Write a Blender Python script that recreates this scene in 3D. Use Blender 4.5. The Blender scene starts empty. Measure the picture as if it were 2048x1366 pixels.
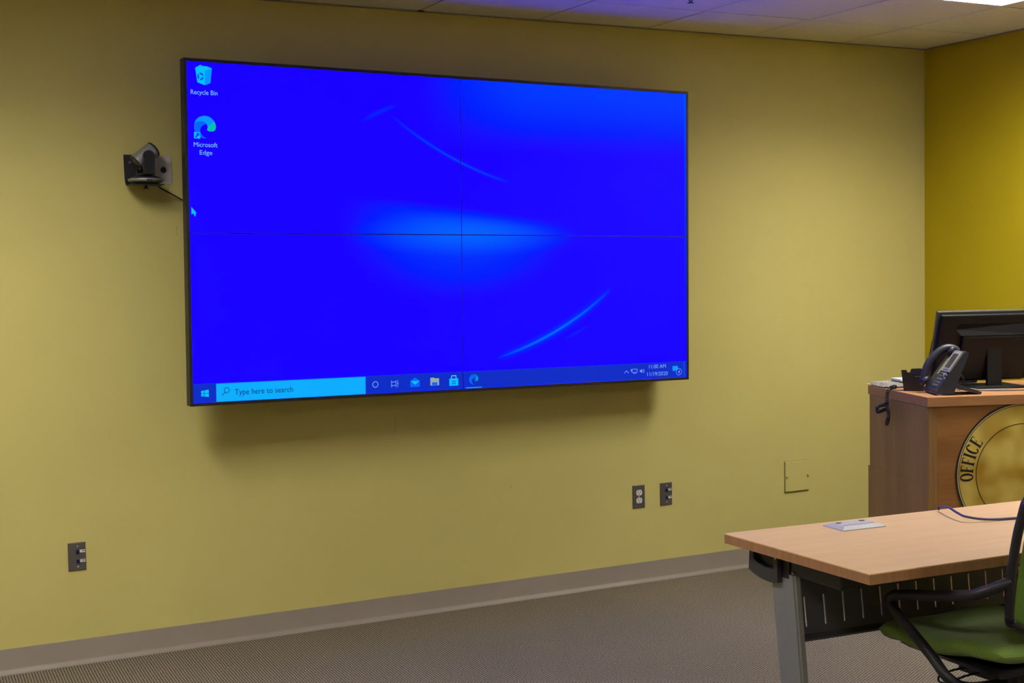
import bpy, bmesh, math, random
from mathutils import Vector, Matrix

random.seed(7)
SC = bpy.context.scene
COL = SC.collection

# ------------------------------------------------------------------ camera
cam_data = bpy.data.cameras.new('camera')
cam = bpy.data.objects.new('camera', cam_data)
COL.objects.link(cam)
cam_data.sensor_width = 36.0
cam_data.lens = 2741.6 / 2048 * 36.0
cam_data.clip_start = 0.05
r_, u_, f_ = Vector((0.8869, -0.4616, -0.0183)), Vector((0.0415, 0.0401, 0.9983)), Vector((0.4601, 0.8862, -0.0547))
m = Matrix((r_, u_, -f_)).transposed().to_4x4()
m.translation = Vector((-2.6125, -5.702, 1.5822))
cam.matrix_world = m
SC.camera = cam

# ------------------------------------------------------------------ world, exposure
w = bpy.data.worlds.new('world')
SC.world = w
w.use_nodes = True
w.node_tree.nodes['Background'].inputs['Color'].default_value = (0.0, 0.0, 0.0, 1)
w.node_tree.nodes['Background'].inputs['Strength'].default_value = 0.0
SC.view_settings.view_transform = 'Standard'
SC.view_settings.look = 'None'
SC.view_settings.gamma = 1.0
SC.view_settings.use_curve_mapping = False
SC.view_settings.exposure = 0.0
LAMP = 46.0             # radiance of the ceiling light diffusers
LAMP_COL = (1.0, 0.95, 0.86)
SCREEN_BLUE = 2.7      # radiance of the blue desktop on the video wall

# ------------------------------------------------------------------ helpers
def srgb(r, g, b):
    def c(v):
        v /= 255.0
        return v / 12.92 if v <= 0.04045 else ((v + 0.055) / 1.055) ** 2.4
    return (c(r), c(g), c(b))

MATS = {}
def mat(name, col, rough=0.6, metal=0.0, spec=0.5, noise=0.0, nscale=30.0, bump=0.0, bscale=200.0, stretch=None, emit=None, estr=1.0, sheen=0.0):
    """Principled material; optional value noise on the colour and a fine bump, all in object space."""
    if name in MATS:
        return MATS[name]
    mt = bpy.data.materials.new(name)
    mt.use_nodes = True
    nt = mt.node_tree
    b = nt.nodes['Principled BSDF']
    b.inputs['Base Color'].default_value = (*col, 1)
    b.inputs['Roughness'].default_value = rough
    b.inputs['Metallic'].default_value = metal
    b.inputs['Specular IOR Level'].default_value = spec
    if sheen:
        b.inputs['Sheen Weight'].default_value = sheen
    if emit:
        b.inputs['Emission Color'].default_value = (*emit, 1)
        b.inputs['Emission Strength'].default_value = estr
    tc = mp = None
    if noise or bump:
        tc = nt.nodes.new('ShaderNodeTexCoord')
        mp = nt.nodes.new('ShaderNodeMapping')
        nt.links.new(tc.outputs['Object'], mp.inputs['Vector'])
        if stretch:
            mp.inputs['Scale'].default_value = stretch
    if noise:
        n = nt.nodes.new('ShaderNodeTexNoise')
        n.inputs['Scale'].default_value = nscale
        n.inputs['Detail'].default_value = 5
        n.inputs['Roughness'].default_value = 0.6
        nt.links.new(mp.outputs['Vector'], n.inputs['Vector'])
        cr = nt.nodes.new('ShaderNodeValToRGB')
        cr.color_ramp.elements[0].position = 0.3
        cr.color_ramp.elements[1].position = 0.7
        cr.color_ramp.elements[0].color = (*[max(0, c * (1 - noise)) for c in col], 1)
        cr.color_ramp.elements[1].color = (*[min(1, c * (1 + noise)) for c in col], 1)
        nt.links.new(n.outputs['Fac'], cr.inputs['Fac'])
        nt.links.new(cr.outputs['Color'], b.inputs['Base Color'])
    if bump:
        n2 = nt.nodes.new('ShaderNodeTexNoise')
        n2.inputs['Scale'].default_value = bscale
        n2.inputs['Detail'].default_value = 3
        nt.links.new(mp.outputs['Vector'], n2.inputs['Vector'])
        bp = nt.nodes.new('ShaderNodeBump')
        bp.inputs['Strength'].default_value = bump
        bp.inputs['Distance'].default_value = 0.002
        nt.links.new(n2.outputs['Fac'], bp.inputs['Height'])
        nt.links.new(bp.outputs['Normal'], b.inputs['Normal'])
    MATS[name] = mt
    return mt

def wood(name, col, dark, scale=(3, 3, 40), rough=0.42, fine=0.35):
    """Laminate wood: long streaks along the axis with the small scale plus fine pores."""
    mt = bpy.data.materials.new(name)
    mt.use_nodes = True
    nt = mt.node_tree
    b = nt.nodes['Principled BSDF']
    b.inputs['Roughness'].default_value = rough
    b.inputs['Specular IOR Level'].default_value = 0.4
    tc = nt.nodes.new('ShaderNodeTexCoord')
    mp = nt.nodes.new('ShaderNodeMapping')
    mp.inputs['Scale'].default_value = scale
    nt.links.new(tc.outputs['Object'], mp.inputs['Vector'])
    n = nt.nodes.new('ShaderNodeTexNoise')
    n.inputs['Scale'].default_value = 1.0
    n.inputs['Detail'].default_value = 6
    n.inputs['Roughness'].default_value = 0.55
    n.inputs['Distortion'].default_value = 0.4
    nt.links.new(mp.outputs['Vector'], n.inputs['Vector'])
    cr = nt.nodes.new('ShaderNodeValToRGB')
    cr.color_ramp.elements[0].position = 0.33
    cr.color_ramp.elements[1].position = 0.66
    cr.color_ramp.elements[0].color = (*dark, 1)
    cr.color_ramp.elements[1].color = (*col, 1)
    nt.links.new(n.outputs['Fac'], cr.inputs['Fac'])
    mp2 = nt.nodes.new('ShaderNodeMapping')
    mp2.inputs['Scale'].default_value = [s * 7 for s in scale]
    nt.links.new(tc.outputs['Object'], mp2.inputs['Vector'])
    n2 = nt.nodes.new('ShaderNodeTexNoise')
    n2.inputs['Scale'].default_value = 1.0
    n2.inputs['Detail'].default_value = 3
    nt.links.new(mp2.outputs['Vector'], n2.inputs['Vector'])
    mx = nt.nodes.new('ShaderNodeMix')
    mx.data_type = 'RGBA'
    mx.blend_type = 'MULTIPLY'
    mx.inputs['Factor'].default_value = fine
    nt.links.new(cr.outputs['Color'], mx.inputs['A'])
    nt.links.new(n2.outputs['Fac'], mx.inputs['B'])
    nt.links.new(mx.outputs['Result'], b.inputs['Base Color'])
    MATS[name] = mt
    return mt

class MB:
    def __init__(self):
        self.bm = bmesh.new()
    def box(self, x0, x1, y0, y1, z0, z1, bev=0.0, seg=2):
        t = bmesh.new()
        bmesh.ops.create_cube(t, size=1.0)
        for v in t.verts:
            v.co = Vector(((x0 + x1) / 2 + v.co.x * (x1 - x0), (y0 + y1) / 2 + v.co.y * (y1 - y0), (z0 + z1) / 2 + v.co.z * (z1 - z0)))
        if bev:
            bmesh.ops.bevel(t, geom=t.edges[:], offset=bev, segments=seg, profile=0.5, affect='EDGES')
        return self._add(t)
    def _add(self, t, M=None):
        me = bpy.data.meshes.new('tmp')
        t.to_mesh(me)
        t.free()
        if M is not None:
            me.transform(M)
        self.bm.from_mesh(me)
        bpy.data.meshes.remove(me)
        return self
    def hexa(self, pts):
        """box from 8 points: bottom quad then top quad"""
        vs = [self.bm.verts.new(p) for p in pts]
        for f in ((3, 2, 1, 0), (4, 5, 6, 7), (0, 1, 5, 4), (1, 2, 6, 5), (2, 3, 7, 6), (3, 0, 4, 7)):
            self.bm.faces.new([vs[i] for i in f])
        return self
    def prism(self, pts, vec):
        """extrude a closed planar outline (list of 3D points) by vec"""
        vec = Vector(vec)
        a = [self.bm.verts.new(Vector(p)) for p in pts]
        b = [self.bm.verts.new(Vector(p) + vec) for p in pts]
        n = len(a)
        self.bm.faces.new(a[::-1])
        self.bm.faces.new(b)
        for i in range(n):
            self.bm.faces.new((a[i], a[(i + 1) % n], b[(i + 1) % n], b[i]))
        return self
    def lathe(self, prof, seg=32, M=None, cap=True):
        """prof: list of (radius, z)"""
        t = bmesh.new()
        rings = []
        for r, z in prof:
            rings.append([t.verts.new((r * math.cos(2 * math.pi * k / seg), r * math.sin(2 * math.pi * k / seg), z)) for k in range(seg)])
        for a, b in zip(rings, rings[1:]):
            for k in range(seg):
                t.faces.new((a[k], a[(k + 1) % seg], b[(k + 1) % seg], b[k]))
        if cap:
            t.faces.new(rings[0][::-1])
            t.faces.new(rings[-1])
        return self._add(t, M)
    def tube(self, pts, r, seg=8, cap=True, rs=None, flat=1.0):
        pts = [Vector(p) for p in pts]
        n = len(pts)
        rings = []
        up = Vector((0, 0, 1))
        prev = None
        for i, p in enumerate(pts):
            t = (pts[min(i + 1, n - 1)] - pts[max(i - 1, 0)]).normalized()
            if prev is None:
                a = t.orthogonal().normalized() if abs(t.dot(up)) > 0.95 else t.cross(up).normalized()
            else:
                a = (prev - t * prev.dot(t)).normalized()
            prev = a
            b = t.cross(a)
            rr = rs[i] if rs else r
            rings.append([self.bm.verts.new(p + a * rr * math.cos(2 * math.pi * k / seg) + b * rr * flat * math.sin(2 * math.pi * k / seg)) for k in range(seg)])
        for a, b in zip(rings, rings[1:]):
            for k in range(seg):
                self.bm.faces.new((a[k], a[(k + 1) % seg], b[(k + 1) % seg], b[k]))
        if cap:
            self.bm.faces.new(rings[0][::-1])
            self.bm.faces.new(rings[-1])
        return self
    def build(self, name, material, parent=None, smooth=False, loc=None, autosmooth=None):
        bmesh.ops.recalc_face_normals(self.bm, faces=self.bm.faces[:])
        me = bpy.data.meshes.new(name)
        self.bm.to_mesh(me)
        self.bm.free()
        me.materials.append(material)
        if smooth:
            for p in me.polygons:
                p.use_smooth = True
            if autosmooth:
                me.set_sharp_from_angle(angle=math.radians(autosmooth))
        o = bpy.data.objects.new(name, me)
        COL.objects.link(o)
        if parent is not None:
            o.parent = parent
        if loc is not None:
            o.location = loc
        return o

def tag(o, label, cat, group=None):
    o['label'] = label
    o['category'] = cat
    if group:
        o['group'] = group
    return o
def thing(name, label, cat, loc=(0, 0, 0), rot=(0, 0, 0), group=None):
    o = bpy.data.objects.new(name, None)
    COL.objects.link(o)
    o.empty_display_size = 0.05
    o.location = loc
    o.rotation_euler = rot
    return tag(o, label, cat, group)
def struct(o):
    o['kind'] = 'structure'
    return o
def spline(pts, n=10):
    """Catmull-Rom through the points"""
    P = [Vector(p) for p in pts]
    P = [P[0] * 2 - P[1]] + P + [P[-1] * 2 - P[-2]]
    out = []
    for i in range(1, len(P) - 2):
        for k in range(n):
            t = k / n
            a, b, c, d = P[i - 1], P[i], P[i + 1], P[i + 2]
            out.append(0.5 * ((2 * b) + (c - a) * t + (2 * a - 5 * b + 4 * c - d) * t * t + (3 * b - a - 3 * c + d) * t ** 3))
    out.append(P[-2])
    return out
def coil(path, R, pitch, n=10):
    """helix wound around a path"""
    path = [Vector(p) for p in path]
    out = []
    acc = 0.0
    a = None
    for i in range(len(path) - 1):
        t = (path[i + 1] - path[i])
        L = t.length
        t.normalize()
        if a is None:
            a = t.orthogonal().normalized()
        a = (a - t * a.dot(t)).normalized()
        b = t.cross(a)
        k = max(1, int(round(L / pitch * n)))
        for j in range(k):
            ang = 2 * math.pi * (acc + L * j / k) / pitch
            out.append(path[i] + t * (L * j / k) + (a * math.cos(ang) + b * math.sin(ang)) * R)
        acc += L
    return out

# ------------------------------------------------------------------ materials
WALL = mat('wall_paint', (0.56, 0.50, 0.178), 0.75, spec=0.25, noise=0.03, nscale=2.0, bump=0.12, bscale=350)
MUSTARD = mat('mustard_paint', (0.43, 0.335, 0.006), 0.7, spec=0.25, noise=0.02, nscale=3.0, bump=0.12, bscale=350)
BASEB = mat('vinyl_base', (0.24, 0.205, 0.175), 0.5, spec=0.4, noise=0.04, nscale=6)
TILE = mat('ceiling_tile', (0.72, 0.69, 0.62), 0.9, spec=0.1, noise=0.04, nscale=60, bump=0.25, bscale=500)
GRID = mat('ceiling_grid_metal', (0.26, 0.24, 0.20), 0.6)
BLACK = mat('black_plastic', (0.010, 0.010, 0.014), 0.45, noise=0.1, nscale=40)
BLACKM = mat('black_metal', (0.011, 0.011, 0.018), 0.45, noise=0.1, nscale=40)
CHAR = mat('charcoal_metal', (0.030, 0.030, 0.036), 0.5, noise=0.06, nscale=40)
SILVER = mat('silver_metal', (0.42, 0.42, 0.42), 0.35, metal=0.75, noise=0.03, nscale=40)
STEEL = mat('plate_steel', (0.115, 0.105, 0.10), 0.42, metal=0.35, noise=0.05, nscale=60)
WHITE = mat('white_plastic', (0.72, 0.72, 0.70), 0.4, noise=0.02, nscale=40)

def carpet_material():
    mt = bpy.data.materials.new('loop_carpet')
    mt.use_nodes = True
    nt = mt.node_tree
    N, Lk = nt.nodes, nt.links
    b = N['Principled BSDF']
    b.inputs['Roughness'].default_value = 0.95
    b.inputs['Specular IOR Level'].default_value = 0.05
    tc = N.new('ShaderNodeTexCoord')
    mp = N.new('ShaderNodeMapping')
    mp.inputs['Rotation'].default_value = (0, 0, math.radians(3))
    Lk.new(tc.outputs['Object'], mp.inputs['Vector'])
    sp = N.new('ShaderNodeSeparateXYZ')
    Lk.new(mp.outputs['Vector'], sp.inputs[0])
    def M(op, a, b_=None):
        n = N.new('ShaderNodeMath')
        n.operation = op
        for i, v in enumerate((a, b_)):
            if v is None:
                continue
            if isinstance(v, (int, float)):
                n.inputs[i].default_value = v
            else:
                Lk.new(v, n.inputs[i])
        return n.outputs[0]
    # rows of loops running into the room, every second row offset by half a loop
    px, py = 0.0110, 0.0135
    row = M('FLOOR', M('DIVIDE', sp.outputs[0], px))
    half = M('MULTIPLY', M('MODULO', row, 2.0), 0.5 * math.pi)
    sx = M('ABSOLUTE', M('SINE', M('MULTIPLY', sp.outputs[0], math.pi / px)))
    sy = M('ABSOLUTE', M('SINE', M('ADD', M('MULTIPLY', sp.outputs[1], math.pi / py), half)))
    hgt = M('MULTIPLY', M('POWER', sx, 0.8), M('POWER', sy, 0.7))
    nz = N.new('ShaderNodeTexNoise')
    nz.inputs['Scale'].default_value = 120
    nz.inputs['Detail'].default_value = 2
    Lk.new(mp.outputs['Vector'], nz.inputs['Vector'])
    nb = N.new('ShaderNodeTexNoise')
    nb.inputs['Scale'].default_value = 1.3
    nb.inputs['Detail'].default_value = 4
    Lk.new(mp.outputs['Vector'], nb.inputs['Vector'])
    fac = M('ADD', M('MULTIPLY', hgt, 0.62), M('MULTIPLY', nz.outputs['Fac'], 0.45))
    cr = N.new('ShaderNodeValToRGB')
    cr.color_ramp.elements[0].position = 0.26
    cr.color_ramp.elements[0].color = (0.020, 0.017, 0.012, 1)
    cr.color_ramp.elements[1].position = 0.86
    cr.color_ramp.elements[1].color = (0.33, 0.288, 0.215, 1)
    Lk.new(fac, cr.inputs['Fac'])
    mx = N.new('ShaderNodeMix')
    mx.data_type = 'RGBA'
    mx.blend_type = 'OVERLAY'
    mx.inputs['Factor'].default_value = 0.12
    Lk.new(cr.outputs['Color'], mx.inputs['A'])
    Lk.new(nb.outputs['Fac'], mx.inputs['B'])
    Lk.new(mx.outputs['Result'], b.inputs['Base Color'])
    bp = N.new('ShaderNodeBump')
    bp.inputs['Strength'].default_value = 0.5
    bp.inputs['Distance'].default_value = 0.003
    Lk.new(fac, bp.inputs['Height'])
    Lk.new(bp.outputs['Normal'], b.inputs['Normal'])
    return mt
CARPET = carpet_material()

# ------------------------------------------------------------------ room shell
XR, XL, YB, H = 2.937, -4.05, -8.1, 2.732
struct(MB().box(XL - 0.1, XR + 0.1, YB - 0.1, 0.1, -0.1, 0.0).build('floor', CARPET))
wf = struct(MB().box(XL - 0.1, XR + 0.1, 0.0, 0.1, 0.0, H + 0.15).build('wall_front', WALL))
SCUFF = mat('wall_scuff', (0.22, 0.19, 0.06), 0.8)
for sx0, sz0, sw0, sh0 in ((-0.2525, 0.838, 0.0012, 0.080), (0.3265, 0.539, 0.0018, 0.011), (0.0765, 0.221, 0.0025, 0.005), (0.0915, 0.213, 0.002, 0.004), (-1.2120, 1.756, 0.002, 0.014), (-1.2110, 1.736, 0.0016, 0.012)):
    MB().box(sx0, sx0 + sw0, -0.0004, 0.0, sz0, sz0 + sh0).build('scuff_mark', SCUFF, wf)
struct(MB().box(XR, XR + 0.1, YB, 0.0, 0.0, H + 0.15).build('wall_right', MUSTARD))
struct(MB().box(XL - 0.1, XL, YB, 0.0, 0.0, H + 0.15).build('wall_left', WALL))
struct(MB().box(XL - 0.1, XR + 0.1, YB - 0.1, YB, 0.0, H + 0.15).build('wall_rear', WALL))

def cove(a, b, name, nrm):
    """vinyl cove base: a 4 inch strip with a curled toe; a->b along the wall, nrm points into the room"""
    a, b, nrm = Vector(a), Vector(b), Vector(nrm)
    prof = [(0.0, 0.0), (0.0195, 0.0), (0.0190, 0.0035), (0.0140, 0.0085), (0.0095, 0.0125), (0.0060, 0.0165), (0.0036, 0.0205), (0.0034, 0.098), (0.0022, 0.1008), (0.0, 0.1013)]
    mb = MB()
    mb.prism([a + nrm * d + Vector((0, 0, z)) for d, z in prof], b - a)
    return struct(mb.build(name, BASEB, smooth=True, autosmooth=40))
cove((XL, 0, 0), (XR, 0, 0), 'baseboard_front', (0, -1, 0))
cove((XR, 0, 0), (XR, YB, 0), 'baseboard_right', (-1, 0, 0))
cove((XL, 0, 0), (XL, YB, 0), 'baseboard_left', (1, 0, 0))
cove((XL, YB, 0), (XR, YB, 0), 'baseboard_rear', (0, 1, 0))

# suspended ceiling: deck, recessed grid bars, one object per tile
P = 0.6096
JX = [0.5148 + P * i for i in range(-9, 5)]
JX = [XL] + [x for x in JX if XL + 0.05 < x < XR - 0.05] + [XR]
JY = [-0.485 - P * k for k in range(0, 14)]
JY = [0.0] + [y for y in JY if y > YB + 0.05] + [YB]
ceil = struct(MB().box(XL, XR, YB, 0.0, H + 0.10, H + 0.15).build('ceiling', GRID))
LIGHT_COLS = [1.734, -2.5332]
LIGHT_ROWS = [-1.0946, -4.7522]
def is_light(xa, ya):
    return any(abs(xa - c) < 0.05 for c in LIGHT_COLS) and any(abs(ya - r) < 0.05 or abs(ya - (r - P)) < 0.05 for r in LIGHT_ROWS)
G = 0.0060
tile_cache = {}
for xa, xb in zip(JX, JX[1:]):
    for ya, yb in zip(JY, JY[1:]):
        if is_light(xa, ya):
            continue
        wx, wy = round(xb - xa, 3), round(ya - yb, 3)
        if (wx, wy) not in tile_cache:
            mb = MB()
            mb.box(-wx / 2 + G, wx / 2 - G, -wy / 2 + G, wy / 2 - G, 0.0, 0.016, bev=0.002, seg=1)
            t = mb.build('tile', TILE, ceil)
            tile_cache[(wx, wy)] = t.data
        else:
            t = bpy.data.objects.new('tile', tile_cache[(wx, wy)])
            COL.objects.link(t)
            t.parent = ceil
        t.location = ((xa + xb) / 2, (ya + yb) / 2, H + random.uniform(0.0, 0.0012))
for x in JX[1:-1]:
    MB().box(x - 0.012, x + 0.012, YB, 0, H + 0.0165, H + 0.05).build('grid_bar', GRID, ceil)
for y in JY[1:-1]:
    MB().box(XL, XR, y - 0.012, y + 0.012, H + 0.0165, H + 0.05).build('grid_bar', GRID, ceil)
# wall angle moulding under the tile edges
struct(MB().box(XL, XR - 0.0, -0.020, 0.0, H - 0.004, H - 0.001).build('trim_1', GRID))
struct(MB().box(XR - 0.020, XR, YB, -0.020, H - 0.004, H - 0.001).build('trim_2', GRID))

# recessed fluorescent lights
DIFF = mat('light_diffuser', (0.8, 0.8, 0.8), 0.6, emit=LAMP_COL, estr=LAMP)
LFRAME = mat('light_frame_white', (0.75, 0.75, 0.76), 0.45, noise=0.02, nscale=30)
ADDED_LOUV = mat('added_louver_metal', (0.50, 0.50, 0.50), 0.4, noise=0.02, nscale=30)
lnames = {0: 'nearest the screen wall', 1: 'at the rear of the room'}
cnames = {0: 'right', 1: 'left'}
for ci, cx in enumerate(LIGHT_COLS):
    for ri, ry in enumerate(LIGHT_ROWS):
        if ci == 0 and ri == 0:
            lab = 'white recessed ceiling light whose edge shows at the top right corner'
        else:
            lab = 'recessed ceiling light out of frame, %s side, %s' % (cnames[ci], lnames[ri])
        t = thing('ceiling_light', lab, 'light', (cx + P / 2, ry - P, H), group='recessed ceiling lights')
        hx, hy = P / 2 - 0.004, P - 0.004
        mb = MB()
        mb.box(-hx, hx, -hy, -hy + 0.03, -0.003, 0.02)
        mb.box(-hx, hx, hy - 0.03, hy, -0.003, 0.02)
        mb.box(-hx, -hx + 0.03, -hy + 0.03, hy - 0.03, -0.003, 0.02)
        mb.box(hx - 0.03, hx, -hy + 0.03, hy - 0.03, -0.003, 0.02)
        mb.build('frame', LFRAME, t)
        # lamp plate above a grid of unseen blades, added to keep low-angle light off the upper walls
        ix, iy, dp = hx - 0.03, hy - 0.03, 0.062
        MB().box(-ix, ix, -iy, iy, dp + 0.002, dp + 0.008).build('diffuser', DIFF, t)
        mb = MB()
        for k in range(1, 3):
            x = -ix + 2 * ix * k / 3
            mb.box(x - 0.002, x + 0.002, -iy, iy, 0.0, dp)
        for k in range(1, 6):
            y = -iy + 2 * iy * k / 6
            mb.box(-ix, ix, y - 0.002, y + 0.002, 0.0, dp)
        mb.build('added_louver', ADDED_LOUV, t)
        mb = MB()
        mb.box(-hx, hx, -hy, -iy, 0.0205, 0.075)
        mb.box(-hx, hx, iy, hy, 0.0205, 0.075)
        mb.box(-hx, -ix, -iy, iy, 0.0205, 0.075)
        mb.box(ix, hx, -iy, iy, 0.0205, 0.075)
        mb.box(-hx, hx, -hy, hy, 0.075, 0.095)
        mb.build('housing', LFRAME, t)

# ------------------------------------------------------------------ video wall
VW = thing('video_wall', 'large wall-mounted video wall of four panels showing a blue computer desktop', 'display',
           (0, -0.2058, 1.7253), (0, 0.0108, 0.0187))
AW, AH = 1.2145, 0.6830   # half sizes of the lit area

def wallpaper():
    mt = bpy.data.materials.new('desktop_wallpaper')
    mt.use_nodes = True
    nt = mt.node_tree
    N, Lk = nt.nodes, nt.links
    bs = N['Principled BSDF']
    bs.inputs['Base Color'].default_value = (0.001, 0.001, 0.001, 1)
    bs.inputs['Roughness'].default_value = 0.5
    bs.inputs['Specular IOR Level'].default_value = 0.04
    uv = N.new('ShaderNodeUVMap')
    sp = N.new('ShaderNodeSeparateXYZ')
    Lk.new(uv.outputs[0], sp.inputs[0])
    X, Z = sp.outputs[0], sp.outputs[1]
    def M(op, a, b=None, c=None, clamp=False):
        n = N.new('ShaderNodeMath')
        n.operation = op
        n.use_clamp = clamp
        for i, v in enumerate((a, b, c)):
            if v is None:
                continue
            if isinstance(v, (int, float)):
                n.inputs[i].default_value = v
            else:
                Lk.new(v, n.inputs[i])
        return n.outputs[0]
    def ss(v, a, b):
        """smoothstep of v from a (0) to b (1); a may exceed b"""
        n = N.new('ShaderNodeMapRange')
        n.interpolation_type = 'SMOOTHSTEP'
        Lk.new(v, n.inputs['Value'])
        if a < b:
            n.inputs['From Min'].default_value, n.inputs['From Max'].default_value = a, b
            n.inputs['To Min'].default_value, n.inputs['To Max'].default_value = 0, 1
        else:
            n.inputs['From Min'].default_value, n.inputs['From Max'].default_value = b, a
            n.inputs['To Min'].default_value, n.inputs['To Max'].default_value = 1, 0
        return n.outputs[0]
    def gauss(d, s):
        q = M('DIVIDE', d, s)
        return M('POWER', 2.71828, M('MULTIPLY', M('MULTIPLY', q, q), -1.0))
    def ell(cx, cz, ax, az):
        a = M('DIVIDE', M('SUBTRACT', X, cx), ax)
        b = M('DIVIDE', M('SUBTRACT', Z, cz), az)
        return M('SQRT', M('ADD', M('MULTIPLY', a, a), M('MULTIPLY', b, b)))
    def arc(p, q, s, width, halo, amp, hamp, ext=1.15):
        (ax, ay), (bx, by), (cx, cy) = p, q, s
        d = 2 * (ax * (by - cy) + bx * (cy - ay) + cx * (ay - by))
        ux = ((ax**2 + ay**2) * (by - cy) + (bx**2 + by**2) * (cy - ay) + (cx**2 + cy**2) * (ay - by)) / d
        uy = ((ax**2 + ay**2) * (cx - bx) + (bx**2 + by**2) * (ax - cx) + (cx**2 + cy**2) * (bx - ax)) / d
        R = math.hypot(ax - ux, ay - uy)
        dx, dz = M('SUBTRACT', X, ux), M('SUBTRACT', Z, uy)
        dist = M('SUBTRACT', M('SQRT', M('ADD', M('MULTIPLY', dx, dx), M('MULTIPLY', dz, dz))), R)
        mx, hl = (ax + cx) / 2, abs(cx - ax) / 2 * ext
        t = M('DIVIDE', M('SUBTRACT', X, mx), hl)
        env = M('MAXIMUM', M('SUBTRACT', 1.0, M('MULTIPLY', t, t)), 0.0)
        side = ss(M('ABSOLUTE', M('SUBTRACT', Z, by)), abs(cy - ay) * 1.6 + 0.05, abs(cy - ay) * 1.2 + 0.02)
        core = M('ADD', M('MULTIPLY', gauss(dist, width), amp), M('MULTIPLY', gauss(dist, halo), hamp))
        return M('MULTIPLY', M('MULTIPLY', core, env), side)
    # lens-shaped glow in the middle, cut off along its upper edge
    body = ss(ell(0.0, 0.05, 0.60, 0.36), 1.0, 0.15)
    ztop = M('MULTIPLY_ADD', X, -0.105, 0.075)
    cut = ss(M('SUBTRACT', Z, ztop), 0.055, -0.03)
    g1 = M('MULTIPLY', M('MULTIPLY', body, cut), 0.034)
    g2 = M('MULTIPLY', M('MULTIPLY', ss(ell(0.03, 0.005, 0.62, 0.115), 1.0, 0.0), cut), 0.085)
    g3 = M('MULTIPLY', M('MULTIPLY', ss(Z, 0.36, 0.70), ss(X, -0.25, 0.40)), 0.042)
    rim = M('MULTIPLY', M('MULTIPLY', ss(X, AW - 0.012, AW - 0.004), ss(Z, -0.6, 0.6)), 0.05)
    a1 = arc((-0.2921, 0.4813), (-0.0788, 0.3547), (0.2186, 0.243), 0.0032, 0.008, 0.055, 0.010)
    a2 = arc((0.2105, -0.5419), (0.4729, -0.443), (0.7462, -0.2768), 0.0045, 0.016, 0.14, 0.03)
    a3 = arc((-0.4587, 0.4845), (-0.3847, 0.5218), (-0.3145, 0.5507), 0.0032, 0.01, 0.018, 0.008)
    a4 = arc((0.5262, -0.4792), (0.5804, -0.4545), (0.6487, -0.4223), 0.003, 0.008, 0.014, 0.004)
    tot = g1
    for g in (g2, g3, rim, a1, a2, a3, a4):
        tot = M('ADD', tot, g)
    red = M('MULTIPLY', ss(tot, 0.012, 0.0), 0.0085)
    cmb = N.new('ShaderNodeCombineColor')
    Lk.new(red, cmb.inputs[0])
    Lk.new(tot, cmb.inputs[1])
    cmb.inputs[2].default_value = SCREEN_BLUE
    Lk.new(cmb.outputs[0], bs.inputs['Emission Color'])
    bs.inputs['Emission Strength'].default_value = 1.0
    return mt
WALLP = wallpaper()
SEAM = 0.0025
PANELS = {}
for key, x0, x1, z0, z1 in (('tl', -AW, -SEAM, SEAM, AH), ('tr', SEAM, AW, SEAM, AH), ('bl', -AW, -SEAM, -AH, -SEAM), ('br', SEAM, AW, -AH, -SEAM)):
    mb = MB()
    mb.box(x0, x1, 0.0, 0.002, z0, z1)
    o = mb.build('screen_panel', WALLP, VW)
    ul = o.data.uv_layers.new(name='UVMap')
    for lp in o.data.loops:
        v = o.data.vertices[lp.vertex_index].co
        ul.data[lp.index].uv = (v.x, v.z)
    PANELS[key] = o
OW, OH = AW + 0.0125, AH + 0.0130
MB().box(-OW, OW, -0.004, 0.050, AH, OH, bev=0.0015, seg=1).build('frame_trim', BLACKM, VW)
MB().box(-OW, OW, -0.004, 0.050, -OH, -AH, bev=0.0015, seg=1).build('frame_trim', BLACKM, VW)
MB().box(-OW, -AW, -0.004, 0.050, -AH, AH, bev=0.0015, seg=1).build('frame_trim', BLACKM, VW)
MB().box(AW, OW, -0.004, 0.050, -AH, AH, bev=0.0015, seg=1).build('frame_trim', BLACKM, VW)
MB().box(-AW, AW, 0.0022, 0.048, -AH, AH).build('back_housing', BLACK, VW)
for sx in (-1, 1):
    for sz in (-1, 1):
        MB().box(sx * AW / 2 - 0.45, sx * AW / 2 + 0.45, 0.048, 0.105, sz * AH / 2 - 0.26, sz * AH / 2 + 0.26, bev=0.01).build('rear_cover', BLACK, VW)
for x in (-0.95, -0.35, 0.35, 0.95):
    MB().box(x - 0.03, x + 0.03, 0.105, 0.183, -0.55, 0.55).build('mount_rail', BLACKM, VW)

# --- desktop graphics: flat shapes 1 mm in front of the glass, lit like the glass
def glow(name, r, g, b, boost=1.0):
    if name in MATS:
        return MATS[name]
    c = srgb(r, g, b)
    return mat(name, (0.004, 0.004, 0.004), 0.6, spec=0.1, emit=(c[0], c[1], c[2] * boost), estr=1.0)
G_TASK = glow('screen_taskbar', 2, 42, 200)
G_SEARCH = glow('screen_search', 0, 172, 255)
G_TEXT = glow('screen_text', 118, 186, 255)
G_TRAY = glow('screen_tray_text', 120, 165, 255)
G_DARK = glow('screen_dark_text', 0, 30, 110)
G_CYAN = glow('screen_cyan', 0, 190, 255)
G_SKY = glow('screen_sky', 0, 150, 255)
G_MID = glow('screen_mid', 0, 100, 255)
G_DEEP = glow('screen_deep', 0, 60, 235)
G_GREEN = glow('screen_green', 0, 190, 170)
G_PALE = glow('screen_pale', 150, 205, 240)
G_YEL = glow('screen_sand', 150, 170, 160)

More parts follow.
